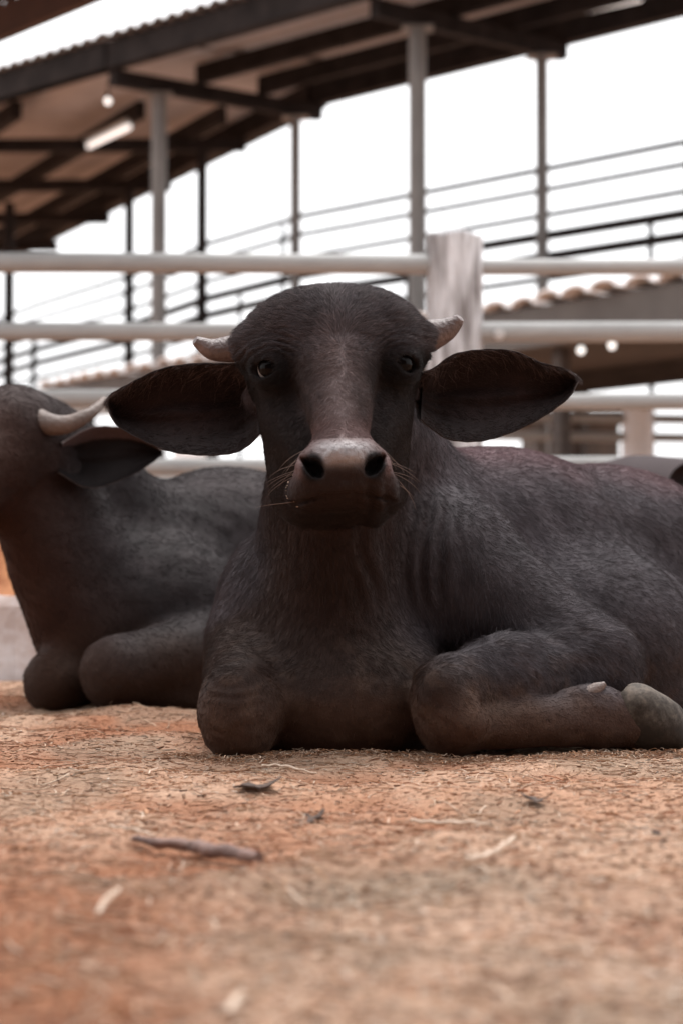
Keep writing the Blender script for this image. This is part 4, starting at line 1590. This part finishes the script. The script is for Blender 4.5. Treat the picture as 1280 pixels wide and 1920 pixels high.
# longer matted strands, and chaff pushed up where the animals lie
def strands(name, xs, ys, lens, wid_, cols, zoff, label):
    n_ = len(xs)
    a0 = rng.uniform(0, 2*math.pi, n_); k0 = rng.normal(0, 1.1, n_)
    vs_, npt = [], 7
    px_, py_ = xs.copy(), ys.copy()
    for i in range(npt):
        t = i/(npt-1)
        ang = a0 + k0*(t-.5)
        if i: px_ = px_ + np.cos(ang)*lens/(npt-1); py_ = py_ + np.sin(ang)*lens/(npt-1)
        zc = ground_z(px_, py_) + zoff + .0012*np.sin(t*5+a0*7)
        sdx, sdy = -np.sin(ang), np.cos(ang)
        for k in range(3):
            c_, d_ = math.cos(2*math.pi*k/3+.5)*.5, math.sin(2*math.pi*k/3+.5)*.4
            vs_.append(np.stack([px_+sdx*wid_*c_, py_+sdy*wid_*c_, zc+wid_*d_], 1))
    v = np.stack(vs_, 1).reshape(-1, 3)
    fb = np.array([[s_*3+k, s_*3+(k+1) % 3, (s_+1)*3+(k+1) % 3, (s_+1)*3+k] for s_ in range(npt-1) for k in range(3)])
    f = (np.arange(n_)[:, None, None]*npt*3 + fb[None]).reshape(-1, 4)
    cv = np.repeat(np.concatenate([cols, np.ones((n_, 1))], 1), npt*3, axis=0)
    o = mesh_np(name, v, f, M_STRAW, None, True, np.clip(cv, 0, 1))
    tag(o, label, 'bedding', kind='stuff')


n_ = 3800
ys = 1.0 + 3.9*rng.uniform(0, 1, n_)**1.3
xs = rng.uniform(-1, 1, n_)*(.25+ys*.2)
cl = np.array([[.50, .35, .25], [.36, .20, .11], [.58, .45, .35], [.24, .12, .07]])[rng.choice(4, n_, p=[.35, .3, .2, .15])]*rng.uniform(.7, 1.2, n_)[:, None]
strands('straw_strands', xs, ys, np.clip(rng.lognormal(math.log(.04), .5, n_), .015, .12), rng.uniform(.0008, .0022, n_), cl, rng.uniform(.0005, .004, n_), 'long matted straw strands pressed into the bedding')
n_ = 2600
cx_ = rng.uniform(-.28, .62, n_)
cy_ = np.interp(cx_, [-.28, -.17, -.08, 0, .08, .17, .28, .45, .62], [3.27, 3.215, 3.25, 3.28, 3.26, 3.205, 3.22, 3.28, 3.33]) + rng.normal(-.012, .022, n_)
cl = np.array([[.50, .33, .23], [.38, .20, .11], [.58, .45, .35], [.20, .10, .06]])[rng.choice(4, n_, p=[.35, .35, .2, .1])]*rng.uniform(.7, 1.2, n_)[:, None]
strands('chaff', cx_, cy_, np.clip(rng.lognormal(math.log(.013), .5, n_), .005, .05), rng.uniform(.0008, .002, n_), cl, rng.uniform(.0, .010, n_)*np.exp(-(rng.normal(0, 1, n_))**2), 'chaff pushed up along the chest and legs of the front buffalo')

# countable pieces lying on the bedding
def lying(name, pix, rads, mat, label, cat, group=None, zlift=.0075, wob=.003, seg=10):
    pts = []
    rads = [q_*.72 for q_ in rads] if name == 'straw_stalk' else rads
    for (px, py) in pix:
        q = G(px, py, .005)
        pts.append((q[0], q[1]))
    pts = catmull(np.array(pts), 22)
    zt_ = ground_z(pts[:, 0], pts[:, 1])
    zs = np.maximum(np.convolve(np.pad(zt_, 4, mode='edge'), np.ones(9)/9, 'valid'), zt_-.003)
    r = np.interp(np.linspace(0, len(rads)-1, 22), range(len(rads)), rads)
    p3 = [np.array([a_, b_, z_ + rr*.8 + zlift + wob*.3*math.sin(i*1.3)]) for i, ((a_, b_), z_, rr) in enumerate(zip(pts, zs, r))]
    base = empty(name, tuple(p3[0]*np.array([1, 1, 0])))
    COL.objects.unlink(base); bpy.data.objects.remove(base)
    m = MB(); m.tube(p3, list(r*(1+.12*np.sin(np.arange(22)*2.1))), seg)
    o = m.build(name, mat, None, True)
    tag(o, label, cat, group)
    return o


lying('stick', [(250, 1568), (300, 1574), (360, 1577), (390, 1586), (440, 1596), (486, 1612)], [.0028, .0058, .0070, .0078, .0072, .0055], M_STICK,
      'dark brown crooked stick lying on the bedding in the left foreground', 'stick')
SG = 'pale straw stalks lying on the bedding'
lying('straw_stalk', [(491, 1438), (520, 1437), (560, 1441), (594, 1443)], [.0022, .0022, .002, .0018], M_STALK,
      'thin pale straw stalk lying just in front of the middle of the front buffalo', 'straw', SG)
lying('straw_stalk', [(206, 1549), (250, 1555), (292, 1560)], [.0025, .0024, .002], M_STALK,
      'pale straw stalk lying beside the far end of the dark stick', 'straw', SG)
lying('straw_stalk', [(770, 1535), (840, 1538), (920, 1548)], [.0032, .0034, .002], M_STALK,
      'long pale straw stalk lying flat to the right of the dark scrap', 'straw', SG)
lying('straw_stalk', [(872, 1641), (915, 1622), (962, 1592)], [.0038, .0038, .003], M_STALK,
      'slanting pale straw stalk pointing away in the right foreground', 'straw', SG)
lying('straw_stalk', [(183, 1735), (200, 1712), (224, 1690)], [.0032, .0034, .0025], M_STALK,
      'blurred pale straw stalk nearest the camera at the lower left', 'straw', SG)
lying('straw_stalk', [(538, 1664), (556, 1676), (575, 1692)], [.0018, .0018, .0015], M_STALK,
      'short curved pale straw stalk below the end of the dark stick', 'straw', SG)
lying('straw_stalk', [(428, 1905), (440, 1885), (452, 1868)], [.004, .0042, .003], M_STALK,
      'blurred pale straw stalk at the very bottom of the picture', 'straw', SG)


def scrap(px, py, w_, d_, h_, label, seed):
    """thin curled scrap of dead leaf with a ragged outline"""
    q = G(px, py, .005)
    rings, k = 6, 26
    v, f = [], []
    for i in range(rings):
        for j in range(k):
            a_ = 2*math.pi*j/k
            rag = 1 + .30*math.sin(a_*2+seed) + .22*math.sin(a_*5+seed*2.3) + .14*math.sin(a_*9+seed*1.1)
            t = i/(rings-1)
            x_, y_ = w_*rag*t*math.cos(a_), d_*rag*t*math.sin(a_)
            z_ = h_*(.25 + 1.6*(x_/w_)**2*(1 if math.cos(a_+seed) > 0 else .2) + .5*math.sin(a_*3+seed)*t)
            v.append((q[0]+x_, q[1]+y_, z_))
    v = np.array(v)
    g_ = ground_z(np.array([q[0]]), np.array([q[1]]))[0] + .006
    v[:, 2] += g_
    lo = v.copy(); lo[:, 2] -= .0016
    m_ = rings*k
    for i in range(rings-1):
        for j in range(k):
            a_ = [i*k+j, i*k+(j+1) % k, (i+1)*k+(j+1) % k, (i+1)*k+j]
            f.append(a_[::-1]); f.append([c+m_ for c in a_])
    for j in range(k):
        a_, b_ = (rings-1)*k+j, (rings-1)*k+(j+1) % k
        f.append([a_, b_, b_+m_, a_+m_])
    o = mesh_np('dry_scrap', np.concatenate([v, lo]), f, M_LEAF, None, True)
    tag(o, label, 'scrap', 'dark dry scraps on the bedding')


scrap(482, 1476, .022, .03, .003, 'dark dry scrap lying below the thin stalk near the front buffalo', 1.0)
scrap(590, 1524, .013, .02, .007, 'dark crumpled scrap with raised tip in the middle foreground', 5.0)
scrap(1000, 1505, .012, .02, .003, 'small dark scrap lying alone right of the long pale stalk', 9.0)
